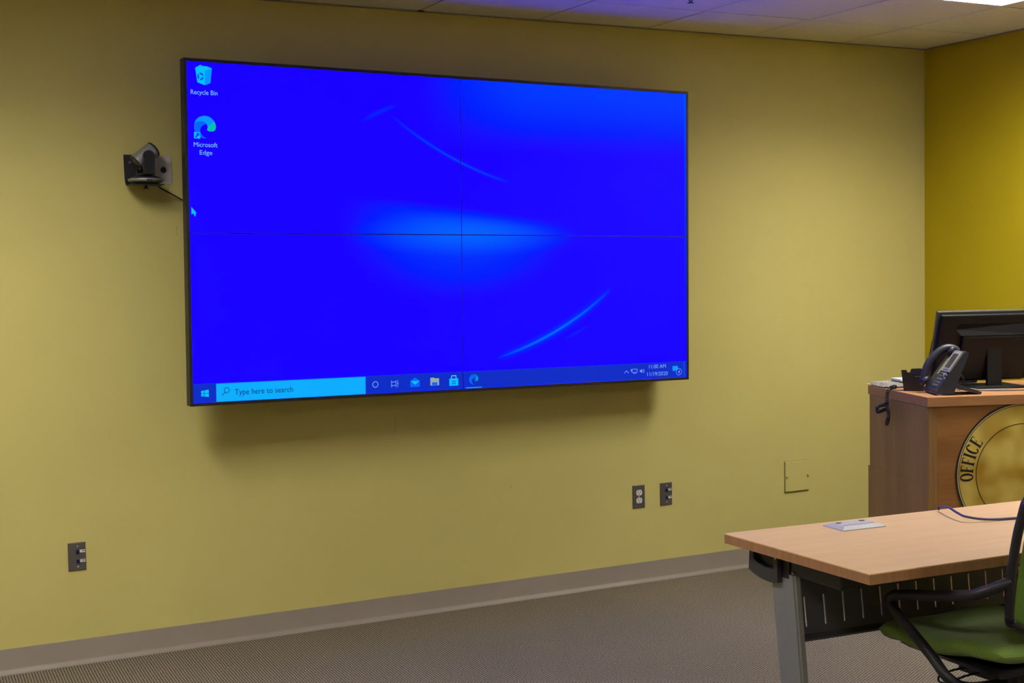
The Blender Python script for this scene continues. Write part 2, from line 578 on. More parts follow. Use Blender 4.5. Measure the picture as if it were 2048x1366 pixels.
def flat(name, polys, material, panel, layer=1):
    """polys: outlines in video-wall coordinates (x, z), a hair proud of the glass"""
    mb = MB()
    y = -0.0004 * layer
    for pl in polys:
        vs = [mb.bm.verts.new((x, y, z)) for x, z in pl]
        mb.bm.faces.new(vs)
    bmesh.ops.triangulate(mb.bm, faces=mb.bm.faces[:])
    o = mb.build(name, material, PANELS[panel])
    # all faces look into the room
    if sum(p.normal.y * p.area for p in o.data.polygons) > 0:
        o.data.flip_normals()
    return o
def rect(x0, x1, z0, z1):
    return [(x0, z0), (x1, z0), (x1, z1), (x0, z1)]
def ring(cx, cz, r0, r1, a0=0, a1=360, n=28, sx=1.0, sz=1.0):
    out = []
    for k in range(n):
        a, b = math.radians(a0 + (a1 - a0) * k / n), math.radians(a0 + (a1 - a0) * (k + 1) / n)
        out.append([(cx + sx * r * math.cos(t), cz + sz * r * math.sin(t)) for r, t in ((r0, a), (r1, a), (r1, b), (r0, b))])
    return out
def disc(cx, cz, r, n=28, sx=1.0, sz=1.0):
    return [(cx + sx * r * math.cos(2 * math.pi * k / n), cz + sz * r * math.sin(2 * math.pi * k / n)) for k in range(n)]
def stroke(pts, wd):
    out = []
    for (ax, az), (bx, bz) in zip(pts, pts[1:]):
        L = math.hypot(bx - ax, bz - az)
        nx, nz = -(bz - az) / L * wd / 2, (bx - ax) / L * wd / 2
        out.append([(ax + nx, az + nz), (bx + nx, bz + nz), (bx - nx, bz - nz), (ax - nx, az - nz)])
    return out

def text_mesh(body):
    cu = bpy.data.curves.new('txt', 'FONT')
    cu.body = body
    cu.resolution_u = 3
    ob = bpy.data.objects.new('txt', cu)
    COL.objects.link(ob)
    dg = bpy.context.evaluated_depsgraph_get()
    me = bpy.data.meshes.new_from_object(ob.evaluated_get(dg))
    bpy.data.objects.remove(ob)
    bpy.data.curves.remove(cu)
    return me
_h = text_mesh('H')
CAP = max(v.co.y for v in _h.vertices) - min(v.co.y for v in _h.vertices)
bpy.data.meshes.remove(_h)
def text(name, body, x0, x1, zbase, cap, material, panel=None, parent=None, layer=2, y=None):
    me = text_mesh(body)
    xs = [v.co.x for v in me.vertices]
    s = (x1 - x0) / (max(xs) - min(xs))
    mn = min(xs)
    yy = -0.0004 * layer if y is None else y
    for v in me.vertices:
        v.co = Vector((x0 + (v.co.x - mn) * s, yy, zbase + v.co.y * cap / CAP))
    me.materials.clear()
    me.materials.append(material)
    me.name = name
    o = bpy.data.objects.new(name, me)
    COL.objects.link(o)
    o.parent = PANELS[panel] if panel else parent
    if sum(p.normal.y * p.area for p in me.polygons) > 0:
        me.flip_normals()
    return o

# recycle bin icon
flat('icon_bin_side', [[(-1.1405, 0.650), (-1.1115, 0.660), (-1.1185, 0.6015), (-1.1415, 0.5915)]], G_SKY, 'tl', 1)
flat('icon_bin_front', [[(-1.1795, 0.6585), (-1.1405, 0.650), (-1.1415, 0.5915), (-1.1715, 0.6015)]], G_CYAN, 'tl', 1)
flat('icon_bin_paper', [[(-1.1795, 0.6585), (-1.1700, 0.6640), (-1.1580, 0.6715), (-1.1480, 0.6670), (-1.1320, 0.6670), (-1.1260, 0.6610), (-1.1115, 0.6600), (-1.1405, 0.650)]], G_CYAN, 'tl', 2)
flat('icon_bin_arrows', ring(-1.1585, 0.6255, 0.0085, 0.0150, 20, 110, 8, 0.85) + ring(-1.1585, 0.6255, 0.0085, 0.0150, 140, 230, 8, 0.85) + ring(-1.1585, 0.6255, 0.0085, 0.0150, 260, 350, 8, 0.85), G_DEEP, 'tl', 3)
text('icon_caption', 'Recycle Bin', -1.1995, -1.0905, 0.5535, 0.0185, G_TEXT, 'tl')
# browser icon: a wave curling round a hollow
def edge_icon(cx, cz, r, panel):
    def strip(a, b):
        n = min(len(a), len(b))
        return [[a[k], a[k + 1], b[k + 1], b[k]] for k in range(n - 1)]
    def P2(l):
        return [(p.x, p.z) for p in spline([(cx + r * x, 0, cz + r * z) for x, z in l], 4)]
    out_c = P2([(-0.97, 0.25), (-0.80, 0.62), (-0.42, 0.91), (0.05, 1.0), (0.52, 0.86), (0.86, 0.50), (0.99, 0.08), (0.92, -0.18), (0.76, -0.34)])
    in_c = P2([(-0.96, 0.22), (-0.70, 0.44), (-0.35, 0.52), (-0.05, 0.44), (0.13, 0.28), (0.25, 0.06), (0.22, -0.12), (0.18, -0.24), (0.40, -0.36)])
    m = len(out_c) * 5 // 8
    flat('icon_browser_crest', strip(out_c[:m + 1], in_c[:m + 1]), G_SKY, panel, 1)
    flat('icon_browser_tail', strip(out_c[m:], in_c[m:]), G_GREEN, panel, 1)
    out_b = P2([(-0.05, 0.44), (-0.35, 0.52), (-0.70, 0.44), (-0.96, 0.22), (-0.99, -0.12), (-0.88, -0.46), (-0.62, -0.76), (-0.30, -0.95), (0.10, -1.0)])
    in_b = P2([(0.10, 0.28), (-0.05, 0.24), (-0.22, 0.14), (-0.36, -0.02), (-0.44, -0.22), (-0.44, -0.42), (-0.36, -0.62), (-0.20, -0.82), (0.10, -0.98)])
    flat('icon_browser_body', strip(out_b, in_b), G_MID, panel, 2)
edge_icon(-1.1440, 0.4245, 0.0450, 'tl')
flat('icon_shortcut_box', [rect(-1.1895, -1.1645, 0.3780, 0.4035)], G_CYAN, 'tl', 3)
flat('icon_shortcut_arrow', [[(-1.1795, 0.3995), (-1.1680, 0.3995), (-1.1680, 0.3880), (-1.1715, 0.3915), (-1.1780, 0.3845), (-1.1800, 0.3795), (-1.1850, 0.3815), (-1.1825, 0.3885), (-1.1760, 0.3955)]], G_DEEP, 'tl', 4)
text('icon_caption', 'Microsoft', -1.1915, -1.0945, 0.3452, 0.0185, G_TEXT, 'tl')
text('icon_caption', 'Edge', -1.1680, -1.1165, 0.3145, 0.0175, G_TEXT, 'tl')
# mouse pointer
flat('mouse_pointer', [[(-1.2065, 0.1045), (-1.1865, 0.0825), (-1.1945, 0.0815), (-1.1885, 0.0690), (-1.1930, 0.0672), (-1.1985, 0.0798), (-1.2060, 0.0745)]], G_CYAN, 'tl', 2)
# task bar, split at the seam between the lower panels
TZ = -0.6060
flat('taskbar', [rect(-AW + 0.001, -SEAM, -AH + 0.001, TZ)], G_TASK, 'bl', 1)
flat('taskbar', [rect(SEAM, AW - 0.001, -AH + 0.001, TZ)], G_TASK, 'br', 1)
def quadpersp(x0, x1, zc, h0, h1):
    return [(x0, zc - h0), (x1, zc - h1), (x1, zc + h1), (x0, zc + h0)]
xm = -1.1690
for (xa, xb) in ((-1.1816, xm - 0.001), (xm + 0.001, -1.1503)):
    for s in (1, -1):
        ha = 0.0105 + 0.0045 * (xa + 1.1816) / 0.0313
        hb = 0.0105 + 0.0045 * (xb + 1.1816) / 0.0313
        flat('start_logo_pane', [[(xa, -0.6457 + s * 0.001), (xb, -0.6457 + s * 0.001), (xb, -0.6457 + s * hb), (xa, -0.6457 + s * ha)]], G_CYAN, 'bl', 2)
flat('search_box', [rect(-1.1195, -0.4674, -0.6825, -0.6085)], G_SEARCH, 'bl', 2)
flat('search_lens', ring(-1.0760, -0.6365, 0.0095, 0.0118, 0, 360, 20) + stroke([(-1.0835, -0.6445), (-1.0950, -0.6575)], 0.0026), G_DARK, 'bl', 3)
text('search_text', 'Type here to search', -1.0425, -0.7935, -0.6570, 0.0225, G_DARK, 'bl', layer=3)
flat('assistant_ring', ring(-0.4222, -0.6438, 0.0108, 0.0138, 0, 360, 28), G_TRAY, 'bl', 2)
tv = [rect(-0.3478, -0.3450, -0.6600, -0.6520), rect(-0.3478, -0.3450, -0.6380, -0.6300), rect(-0.3270, -0.3242, -0.6600, -0.6520), rect(-0.3270, -0.3242, -0.6380, -0.6300)]
tv += [rect(-0.3478, -0.3242, -0.6535, -0.6510), rect(-0.3478, -0.3242, -0.6385, -0.6360), rect(-0.3478, -0.3455, -0.6510, -0.6385), rect(-0.3265, -0.3242, -0.6510, -0.6385), rect(-0.3180, -0.3160, -0.6600, -0.6300), rect(-0.3195, -0.3145, -0.6470, -0.6420)]
flat('task_view_icon', tv, G_TRAY, 'bl', 2)
flat('mail_back', [[(-0.2580, -0.6630), (-0.2125, -0.6630), (-0.2125, -0.6370), (-0.2350, -0.6215), (-0.2580, -0.6370)]], G_MID, 'bl', 2)
flat('mail_flap', [[(-0.2560, -0.6370), (-0.2350, -0.6540), (-0.2145, -0.6370)]], G_CYAN, 'bl', 3)
flat('folder_back', [[(-0.1615, -0.6610), (-0.1192, -0.6610), (-0.1192, -0.6300), (-0.1400, -0.6300), (-0.1430, -0.6265), (-0.1615, -0.6265)]], G_YEL, 'bl', 2)
flat('folder_clip', [rect(-0.1535, -0.1275, -0.6600, -0.6470)], G_MID, 'bl', 3)
flat('store_bag', [rect(-0.0690, -0.0248, -0.6668, -0.6345)], G_CYAN, 'bl', 2)
flat('store_handle', stroke([(-0.0580, -0.6345), (-0.0580, -0.6225), (-0.0358, -0.6225), (-0.0358, -0.6345)], 0.0030), G_PALE, 'bl', 2)
flat('store_squares', [rect(-0.0550, -0.0490, -0.6500, -0.6440), rect(-0.0450, -0.0390, -0.6500, -0.6440), rect(-0.0550, -0.0490, -0.6600, -0.6540), rect(-0.0450, -0.0390, -0.6600, -0.6540)], G_DEEP, 'bl', 3)
edge_icon(0.0525, -0.6430, 0.0235, 'br')
flat('running_bar', [rect(0.0132, 0.0921, -0.6812, -0.6778)], G_CYAN, 'br', 2)
flat('tray_chevron', stroke([(0.8535, -0.6500), (0.8655, -0.6385), (0.8780, -0.6500)], 0.0026), G_TRAY, 'br', 2)
flat('tray_network', [rect(0.8960, 0.9275, -0.6340, -0.6318), rect(0.8960, 0.9275, -0.6490, -0.6468), rect(0.8960, 0.8985, -0.6490, -0.6320), rect(0.9250, 0.9275, -0.6490, -0.6320), rect(0.9040, 0.9200, -0.6540, -0.6515), rect(0.8910, 0.8990, -0.6420, -0.6330)], G_TRAY, 'br', 2)
flat('tray_speaker', [[(0.9415, -0.6465), (0.9470, -0.6465), (0.9545, -0.6535), (0.9545, -0.6335), (0.9470, -0.6400), (0.9415, -0.6400)]] + ring(0.9545, -0.6435, 0.0060, 0.0078, -50, 50, 8) + ring(0.9545, -0.6435, 0.0110, 0.0130, -50, 50, 8), G_TRAY, 'br', 2)
text('clock_time', '11:00 AM', 0.9946, 1.0920, -0.6335, 0.0180, G_TRAY, 'br')
text('clock_date', '11/19/2020', 0.9845, 1.1035, -0.6690, 0.0180, G_TRAY, 'br')
flat('notice_bubble', [[(1.1315, -0.6270), (1.1630, -0.6270), (1.1630, -0.6470), (1.1430, -0.6490), (1.1400, -0.6560), (1.1380, -0.6490), (1.1315, -0.6490)]], G_SKY, 'br', 2)
flat('notice_badge', [disc(1.1685, -0.6560, 0.0165, 24)], G_TASK, 'br', 3)
flat('notice_ring', ring(1.1685, -0.6560, 0.0150, 0.0170, 0, 360, 28), G_TRAY, 'br', 4)
text('notice_count', '4', 1.1630, 1.1735, -0.6645, 0.0175, G_TEXT, 'br', layer=5)
flat('show_desktop_line', [rect(1.1985, 1.2012, -0.6780, TZ)], G_MID, 'br', 2)

# ------------------------------------------------------------------ wall plates
BLUEJ = mat('blue_jack', (0.012, 0.014, 0.11), 0.4)
BLUED = mat('blue_jack_dark', (0.004, 0.004, 0.03), 0.5)
PAPER = mat('label_paper', (0.62, 0.63, 0.58), 0.7)
INK = mat('label_ink', (0.03, 0.03, 0.03), 0.7)
SLOT = mat('slot_dark', (0.02, 0.02, 0.02), 0.7)
def wall_plate(name, label, cat, x, z, group):
    t = thing(name, label, cat, (x, 0, z), group=group)
    mb = MB()
    # bevelled cover: a raised field with sloping rims
    a, b, c = (0.035, 0.057), (0.0322, 0.0542), 0.0055
    lo = [(-a[0], 0, -a[1]), (a[0], 0, -a[1]), (a[0], 0, a[1]), (-a[0], 0, a[1])]
    md = [(x_, -0.003, z_) for x_, _, z_ in lo]
    hi = [(-b[0], -c, -b[1]), (b[0], -c, -b[1]), (b[0], -c, b[1]), (-b[0], -c, b[1])]
    mb.hexa(lo + md)
    mb.hexa([(x_ * 0.999, y_, z_ * 0.999) for x_, y_, z_ in md] + hi)
    mb.build('cover', STEEL, t)
    return t
def screw(parent, x, z, y, mt, r=0.0042):
    MB().lathe([(r, 0), (r, 0.0008), (r * 0.6, 0.0016)], 12, Matrix.Translation((x, y, z)) @ Matrix.Rotation(math.radians(90), 4, 'X')).build('screw', mt, parent)
def data_plate(label, x, z):
    t = wall_plate('data_plate', label, 'wall plate', x, z, 'network jack plates on the yellow wall')
    screw(t, 0.002, 0.0415, -0.0055, SILVER)
    screw(t, 0.002, -0.0415, -0.0055, SILVER)
    for zz in (0.0195, -0.0195):
        j = MB().box(-0.0045, 0.0095, -0.0085, -0.0052, zz - 0.008, zz + 0.008, bev=0.0008, seg=1).build('jack', BLUEJ, t)
        MB().box(-0.0025, 0.0075, -0.0092, -0.0086, zz - 0.006, zz + 0.0005).build('socket', BLUED, j)
        l = MB().box(0.0105, 0.0315, -0.0062, -0.0056, zz - 0.0042, zz + 0.0075).build('paper_label', PAPER, t)
        MB().box(0.0195, 0.0290, -0.0066, -0.0063, zz + 0.0015, zz + 0.0045).build('print', INK, l)
    return t
data_plate('dark steel network plate with two blue jacks at the far left', -1.6561, 0.4414)
data_plate('dark steel network plate right of the white power outlet', 1.2010, 0.4308)
t = wall_plate('power_outlet', 'dark steel plate with white two-socket power outlet below the video wall', 'outlet', 1.0388, 0.4324, 'wall plates on the yellow wall')
for zz in (0.0195, -0.0195):
    pts = []
    for k in range(28):
        a = 2 * math.pi * k / 28
        pts.append((0.0172 * math.cos(a), -0.0055, zz + max(-0.0135, min(0.0135, 0.0172 * math.sin(a)))))
    rc = MB().prism(pts, (0, -0.0022, 0)).build('receptacle', WHITE, t)
    MB().box(-0.0078, -0.0054, -0.0082, -0.0078, zz - 0.001, zz + 0.0085).build('slot', SLOT, rc)
    MB().box(0.0052, 0.0074, -0.0082, -0.0078, zz - 0.0005, zz + 0.0075).build('slot', SLOT, rc)
    MB().lathe([(0.0026, 0), (0.0026, 0.0004)], 12, Matrix.Translation((0, -0.0078, zz - 0.0075)) @ Matrix.Rotation(math.radians(90), 4, 'X')).build('ground_hole', SLOT, rc)
screw(t, 0, 0, -0.0055, WHITE, 0.003)

# blank access cover painted like the wall
t = thing('access_cover', 'square blank cover painted yellow like the wall, with two screws', 'cover plate', (2.027, 0, 0.4495))
MB().box(-0.0800, 0.0800, -0.0025, 0, -0.0815, 0.0815).build('gap_shadow', mat('gap_shadow_olive', (0.20, 0.17, 0.055), 0.8), t)  # dark olive plate painted as the shadow gap round the cover
MB().box(-0.078, 0.078, -0.0085, -0.0025, -0.0795, 0.0795, bev=0.002, seg=2).build('cover', WALL, t)
for x in (-0.070, 0.070):
    MB().lathe([(0.0056, 0), (0.0056, 0.007), (0.004, 0.009)], 12, Matrix.Translation((x, -0.0085, 0.002)) @ Matrix.Rotation(math.radians(90), 4, 'X')).build('screw', WALL, t)

# white plate behind the conference camera
t = thing('cable_plate', 'white wall plate with a round black cable hole, beside the camera', 'wall plate', (-1.2585, 0, 2.0056))
WP = mat('plate_white', (0.60, 0.57, 0.56), 0.35, noise=0.02, nscale=40)
MB().box(-0.035, 0.035, -0.006, 0, -0.0575, 0.0575, bev=0.0025, seg=2).build('cover', WP, t)
MB().lathe([(0.0118, 0), (0.0118, 0.0012)], 28, Matrix.Translation((0.0, -0.006, 0.0)) @ Matrix.Rotation(math.radians(90), 4, 'X')).build('cable_hole', SLOT, t)
screw(t, 0, 0.042, -0.006, WP, 0.003)
screw(t, 0, -0.042, -0.006, WP, 0.003)

# small black clip on the ceiling moulding
t = MB().box(-0.0165, 0.0165, -0.024, -0.0205, -0.006, 0.002, bev=0.001).build('ceiling_clip', BLACK, loc=(-0.0915, 0, H - 0.0005))
tag(t, 'tiny black clip on the ceiling edge above the video wall', 'clip')

# fire sprinkler
t = thing('fire_sprinkler', 'small dark pendant fire sprinkler hanging from the blue-lit ceiling', 'sprinkler', (0.797, -0.838, H))
SPR = mat('sprinkler_brass', (0.06, 0.055, 0.08), 0.4, metal=0.5)
MB().lathe([(0.036, 0.0), (0.034, -0.004), (0.016, -0.006)], 24).build('escutcheon', LFRAME, t, True)
MB().lathe([(0.009, -0.006), (0.009, -0.016), (0.007, -0.018)], 16).build('body', SPR, t, True)
mb = MB()
for s in (-1, 1):
    mb.tube(spline([(s * 0.007, 0, -0.016), (s * 0.011, 0, -0.026), (s * 0.008, 0, -0.036), (0, 0, -0.044)], 5), 0.0022, 6)
mb.build('frame_arm', SPR, t, True)
mb = MB()
mb.lathe([(0.0035, -0.042), (0.0035, -0.048)], 12)
for k in range(10):
    a = 2 * math.pi * k / 10
    d, n = Vector((math.cos(a), math.sin(a), 0)), Vector((-math.sin(a), math.cos(a), 0))
    mb.hexa([d * 0.002 - n * 0.002 + Vector((0, 0, -0.0475)), d * 0.014 - n * 0.0028 + Vector((0, 0, -0.0475)), d * 0.014 + n * 0.0028 + Vector((0, 0, -0.0475)), d * 0.002 + n * 0.002 + Vector((0, 0, -0.0475)),
             d * 0.002 - n * 0.002 + Vector((0, 0, -0.046)), d * 0.014 - n * 0.0028 + Vector((0, 0, -0.046)), d * 0.014 + n * 0.0028 + Vector((0, 0, -0.046)), d * 0.002 + n * 0.002 + Vector((0, 0, -0.046))])
mb.build('deflector', SPR, t)

# ------------------------------------------------------------------ conference camera on its bracket
t = thing('camera_bracket', 'black curved metal wall bracket under the conference camera', 'bracket', (-1.352, 0, 1.936))
prof = [(0.0, 0.126), (-0.002, 0.09), (-0.007, 0.05), (-0.016, 0.020), (-0.032, 0.004), (-0.060, 0.0), (-0.150, 0.0)]
sm = [(p.y, p.z) for p in spline([(0, a, b) for a, b in prof], 6)]
mb = MB()
n = len(sm)
def bw(i):
    y = -sm[i][0]
    k = min(1, max(0, (y - 0.004) / 0.04))
    return (-0.066, -0.006 + (0.062 + 0.006) * k * k * (3 - 2 * k))
for i in range(n - 1):
    (y0, z0), (y1, z1) = sm[i], sm[i + 1]
    a0, b0 = bw(i)
    a1, b1 = bw(i + 1)
    d = 0.003
    e0 = Vector((0, -d, d)) if i < n * 0.75 else Vector((0, 0, d))
    mb.hexa([(a0, y0 - 0.0005, z0), (b0, y0 - 0.0005, z0), (b1, y1 - 0.0005, z1), (a1, y1 - 0.0005, z1),
             (a0, y0 - d, z0 + d), (b0, y0 - d, z0 + d), (b1, y1 - d, z1 + d), (a1, y1 - d, z1 + d)])
bmesh.ops.remove_doubles(mb.bm, verts=mb.bm.verts[:], dist=0.00005)
mb.build('bracket_plate', BLACKM, t)
MB().lathe([(0.0045, 0), (0.0045, 0.003)], 12, Matrix.Translation((-0.042, -0.005, 0.098)) @ Matrix.Rotation(math.radians(90), 4, 'X')).build('screw', SILVER, t)
MB().lathe([(0.011, -0.014), (0.010, -0.010), (0.005, -0.008), (0.005, 0.0)], 16, Matrix.Translation((0, -0.095, 0.0))).build('thumb_screw', BLACK, t, True)

t = thing('conference_camera', 'silver and black pan-tilt conference camera on the wall bracket', 'camera', (-1.352, -0.092, 1.9395))
SILC = mat('camera_silver', (0.36, 0.37, 0.36), 0.30, metal=0.6, noise=0.03, nscale=40)
NAVY = mat('camera_black', (0.012, 0.013, 0.022), 0.4, noise=0.1, nscale=30)
MB().lathe([(0.048, 0.0), (0.054, 0.003), (0.056, 0.009)], 40).build('foot', NAVY, t, True)
MB().lathe([(0.057, 0.006), (0.066, 0.011), (0.0695, 0.017), (0.069, 0.0205), (0.066, 0.0225)], 48).build('base_ring', SILC, t, True)
MB().lathe([(0.066, 0.0222), (0.055, 0.028), (0.036, 0.034), (0.022, 0.037), (0.020, 0.040)], 48).build('base_dome', NAVY, t, True)
MB().box(-0.010, 0.012, -0.071, -0.060, 0.011, 0.0165, bev=0.002).build('ir_window', BLACK, t)
# yoke: two arms rising beside the barrel
TIL = math.radians(38)
cz = 0.114
ax0 = Vector((-0.80, -0.10, -0.61)).normalized()       # lens direction: left, into the room, down
side = Vector((0.10, -0.995, 0)).normalized()
side = (side - ax0 * side.dot(ax0)).normalized()
upv = side.cross(ax0).normalized()
hub = Vector((0.001, 0.0, cz))
hs = Vector((side.x, side.y, 0)).normalized()
hp = Vector((-hs.y, hs.x, 0))
for s in (1, -1):
    pts = []
    c = hub + hs * (s * 0.038)
    for k in range(13):
        a = math.pi * k / 12
        pts.append(c + hp * (0.024 * math.cos(a)) + Vector((0, 0, 0.024 * math.sin(a) - 0.004)))
    pts += [c + hp * -0.022 + Vector((0, 0, -0.074)), c + hp * 0.022 + Vector((0, 0, -0.074))]
    MB().prism(pts, hs * (s * 0.010)).build('yoke_arm', NAVY, t)
MB().box(-0.024, 0.024, -0.044, 0.044, cz - 0.078, cz - 0.070, bev=0.004).build('yoke_base', NAVY, t).rotation_euler = (0, 0, math.atan2(hs.y, hs.x) - math.pi / 2)
Mb = Matrix((side, upv, ax0)).transposed().to_4x4()
Mb.translation = hub
MB().lathe([(0.026, -0.050), (0.0325, -0.047), (0.0335, -0.040), (0.0335, 0.040), (0.0325, 0.046)], 40, Mb).build('barrel', SILC, t, True, autosmooth=50)
MB().lathe([(0.030, 0.044), (0.033, 0.0465), (0.033, 0.050), (0.029, 0.052), (0.026, 0.047)], 40, Mb).build('lens_ring', NAVY, t, True)
MB().lathe([(0.0255, 0.046), (0.020, 0.049), (0.010, 0.0505)], 32, Mb).build('lens', mat('lens_glass', (0.02, 0.02, 0.015), 0.06, spec=0.8), t, True)
MB().lathe([(0.010, -0.0535), (0.026, -0.052), (0.0315, -0.049), (0.0340, -0.045), (0.0340, -0.040)], 40, Mb).build('rear_cap', NAVY, t, True)

t = MB().tube(spline([(-1.300, -0.080, 1.942), (-1.285, -0.045, 1.930), (-1.23, -0.030, 1.903), (-1.178, -0.024, 1.8757), (-1.10, -0.020, 1.835)], 8), 0.0030, 8).build('camera_cable', BLACK, smooth=True)
tag(t, 'thin black cable running from the camera behind the video wall', 'cable')

# ------------------------------------------------------------------ lectern with its equipment
LN, LA = Vector((1.5788, -1.4087, 0)), math.radians(-19.5)
LX, LY = Vector((math.cos(LA), math.sin(LA), 0)), Vector((-math.sin(LA), math.cos(LA), 0))
def lw(x, y, z=1.0):
    v = LN + LX * x + LY * y
    return (v.x, v.y, z)
WSIDE = wood('lectern_wood_upright', (0.37, 0.205, 0.078), (0.285, 0.150, 0.053), scale=(9, 9, 0.9), fine=0.3)
WFRONT = wood('lectern_wood_front', (0.40, 0.185, 0.060), (0.29, 0.125, 0.038), scale=(1.2, 6, 10), fine=0.3)
WTOP = wood('lectern_wood_top', (0.46, 0.23, 0.105), (0.37, 0.175, 0.075), scale=(1.5, 14, 14), fine=0.25)
t = thing('lectern', 'brown wooden lectern with a round gold seal on its front panel', 'lectern', lw(0, 0, 0), (0, 0, LA))
LWD, LDP = 0.865, 0.63
MB().box(0, LWD, 0, LDP, 0.958, 1.0, bev=0.002).build('top', WTOP, t)
MB().box(0.012, 0.034, 0.012, 0.640, 0.62, 0.958, bev=0.001, seg=1).build('side_panel', WSIDE, t)
MB().box(0.010, 0.034, 0.012, 0.655, 0.0, 0.62, bev=0.001, seg=1).build('side_panel', WSIDE, t)
MB().box(LWD - 0.034, LWD - 0.012, 0.012, 0.640, 0.0, 0.958, bev=0.001, seg=1).build('side_panel', WSIDE, t)
MB().box(0.034, 0.050, 0.012, 0.030, 0.0, 0.958, bev=0.0008, seg=1).build('stile', WSIDE, t)
MB().box(LWD - 0.050, LWD - 0.034, 0.012, 0.030, 0.0, 0.958, bev=0.0008, seg=1).build('stile', WSIDE, t)
fp = MB().box(0.050, LWD - 0.050, 0.0155, 0.034, 0.0, 0.958).build('front_panel', WFRONT, t)
MB().box(0.034, LWD - 0.034, 0.30, 0.60, 0.40, 0.42).build('shelf', WTOP, t)
# round seal
def gold_material():
    mt = bpy.data.materials.new('seal_gold')
    mt.use_nodes = True
    nt = mt.node_tree
    b = nt.nodes['Principled BSDF']
    b.inputs['Roughness'].default_value = 0.35
    b.inputs['Metallic'].default_value = 0.25
    tc = nt.nodes.new('ShaderNodeTexCoord')
    n = nt.nodes.new('ShaderNodeTexNoise')
    n.inputs['Scale'].default_value = 7
    n.inputs['Detail'].default_value = 1
    nt.links.new(tc.outputs['Object'], n.inputs['Vector'])
    cr = nt.nodes.new('ShaderNodeValToRGB')
    cr.color_ramp.elements[0].position = 0.35
    cr.color_ramp.elements[0].color = (0.42, 0.25, 0.02, 1)
    cr.color_ramp.elements[1].position = 0.62
    cr.color_ramp.elements[1].color = (0.75, 0.60, 0.16, 1)
    nt.links.new(n.outputs['Fac'], cr.inputs['Fac'])
    nt.links.new(cr.outputs['Color'], b.inputs['Base Color'])
    return mt
GOLD = gold_material()
SEALP = mat('seal_pale', (0.55, 0.45, 0.30), 0.4)
SEALB = mat('seal_black', (0.008, 0.008, 0.012), 0.4)
SCX, SCZ, SR = 0.4375, 0.66, 0.305
def seal_ring(name, r0, r1, y0, y1, mt, n=72):
    mb = MB()
    if r0 <= 0:
        mb.prism([(SCX + r1 * math.cos(2 * math.pi * k / n), y0, SCZ + r1 * math.sin(2 * math.pi * k / n)) for k in range(n)], (0, y1 - y0, 0))
    else:
        vs = [[mb.bm.verts.new((SCX + r * math.cos(2 * math.pi * k / n), y, SCZ + r * math.sin(2 * math.pi * k / n))) for k in range(n)] for r, y in ((r0, y0), (r1, y0), (r1, y1), (r0, y1))]
        for i in range(4):
            a, b = vs[i], vs[(i + 1) % 4]
            for k in range(n):
                mb.bm.faces.new((a[k], a[(k + 1) % n], b[(k + 1) % n], b[k]))
    o = mb.build(name, mt, seal)
    return o
seal = MB()
seal.prism([(SCX + SR * math.cos(2 * math.pi * k / 96), 0.0120, SCZ + SR * math.sin(2 * math.pi * k / 96)) for k in range(96)], (0, 0.0033, 0))
seal = seal.build('seal', GOLD, t)
seal['label'] = 'round gold seal with black lettering'
seal_ring('seal_outline', SR - 0.0065, SR + 0.001, 0.0112, 0.0122, SEALB)
seal_ring('seal_band', SR - 0.0115, SR - 0.0066, 0.0115, 0.0122, SEALP)
seal_ring('seal_outline', SR - 0.0140, SR - 0.0116, 0.0112, 0.0122, SEALB)
seal_ring('seal_outline', SR - 0.093, SR - 0.090, 0.0112, 0.0122, SEALB)
# roman capitals drawn as strokes with serifs; unit box 0..1 wide by 0..1 tall
def roman(ch):
    T, S, Hh = 0.16, 0.07, 0.07    # stem, hairline, serif overhang
    if ch == 'I':
        return 0.34, [rect(0.07, 0.29, 0, 1), rect(0.0, 0.36, 0, S), rect(0.0, 0.36, 1 - S, 1)]
    if ch == 'F':
        return 0.66, [rect(0.07, 0.29, 0, 1), rect(0.0, 0.38, 0, S), rect(0.0, 0.66, 1 - S, 1), [(0.60, 1 - S), (0.66, 1 - S), (0.66, 0.74), (0.63, 0.74)], rect(0.25, 0.50, 0.49, 0.54), [(0.46, 0.40), (0.50, 0.40), (0.50, 0.64), (0.46, 0.64)]]
    if ch == 'E':
        return 0.70, [rect(0.07, 0.29, 0, 1), rect(0.0, 0.68, 0, S), rect(0.0, 0.66, 1 - S, 1), [(0.60, 1 - S), (0.66, 1 - S), (0.66, 0.76), (0.63, 0.76)], [(0.62, S), (0.68, S), (0.70, 0.26), (0.67, 0.26)], rect(0.25, 0.50, 0.49, 0.54), [(0.46, 0.40), (0.50, 0.40), (0.50, 0.64), (0.46, 0.64)]]
    out = []
    a0, a1 = (0, 360) if ch == 'O' else (42, 318)
    n = 32
    wd = 0.84
    for k in range(n):
        q = []
        for t_, o_ in ((k, 1), (k + 1, 1), (k + 1, 0), (k, 0)):
            a = math.radians(a0 + (a1 - a0) * t_ / n)
            if o_:
                q.append((wd / 2 + wd / 2 * math.cos(a), 0.5 + 0.52 * math.sin(a)))
            else:
                q.append((wd / 2 + (wd / 2 - 0.23) * math.cos(a), 0.5 + 0.44 * math.sin(a)))
        out.append(q)
    if ch == 'C':
        out.append([(0.70, 0.72), (0.75, 0.72), (0.75, 1.0), (0.70, 0.93)])
        wd = 0.78
    return wd, out
LH = 0.058
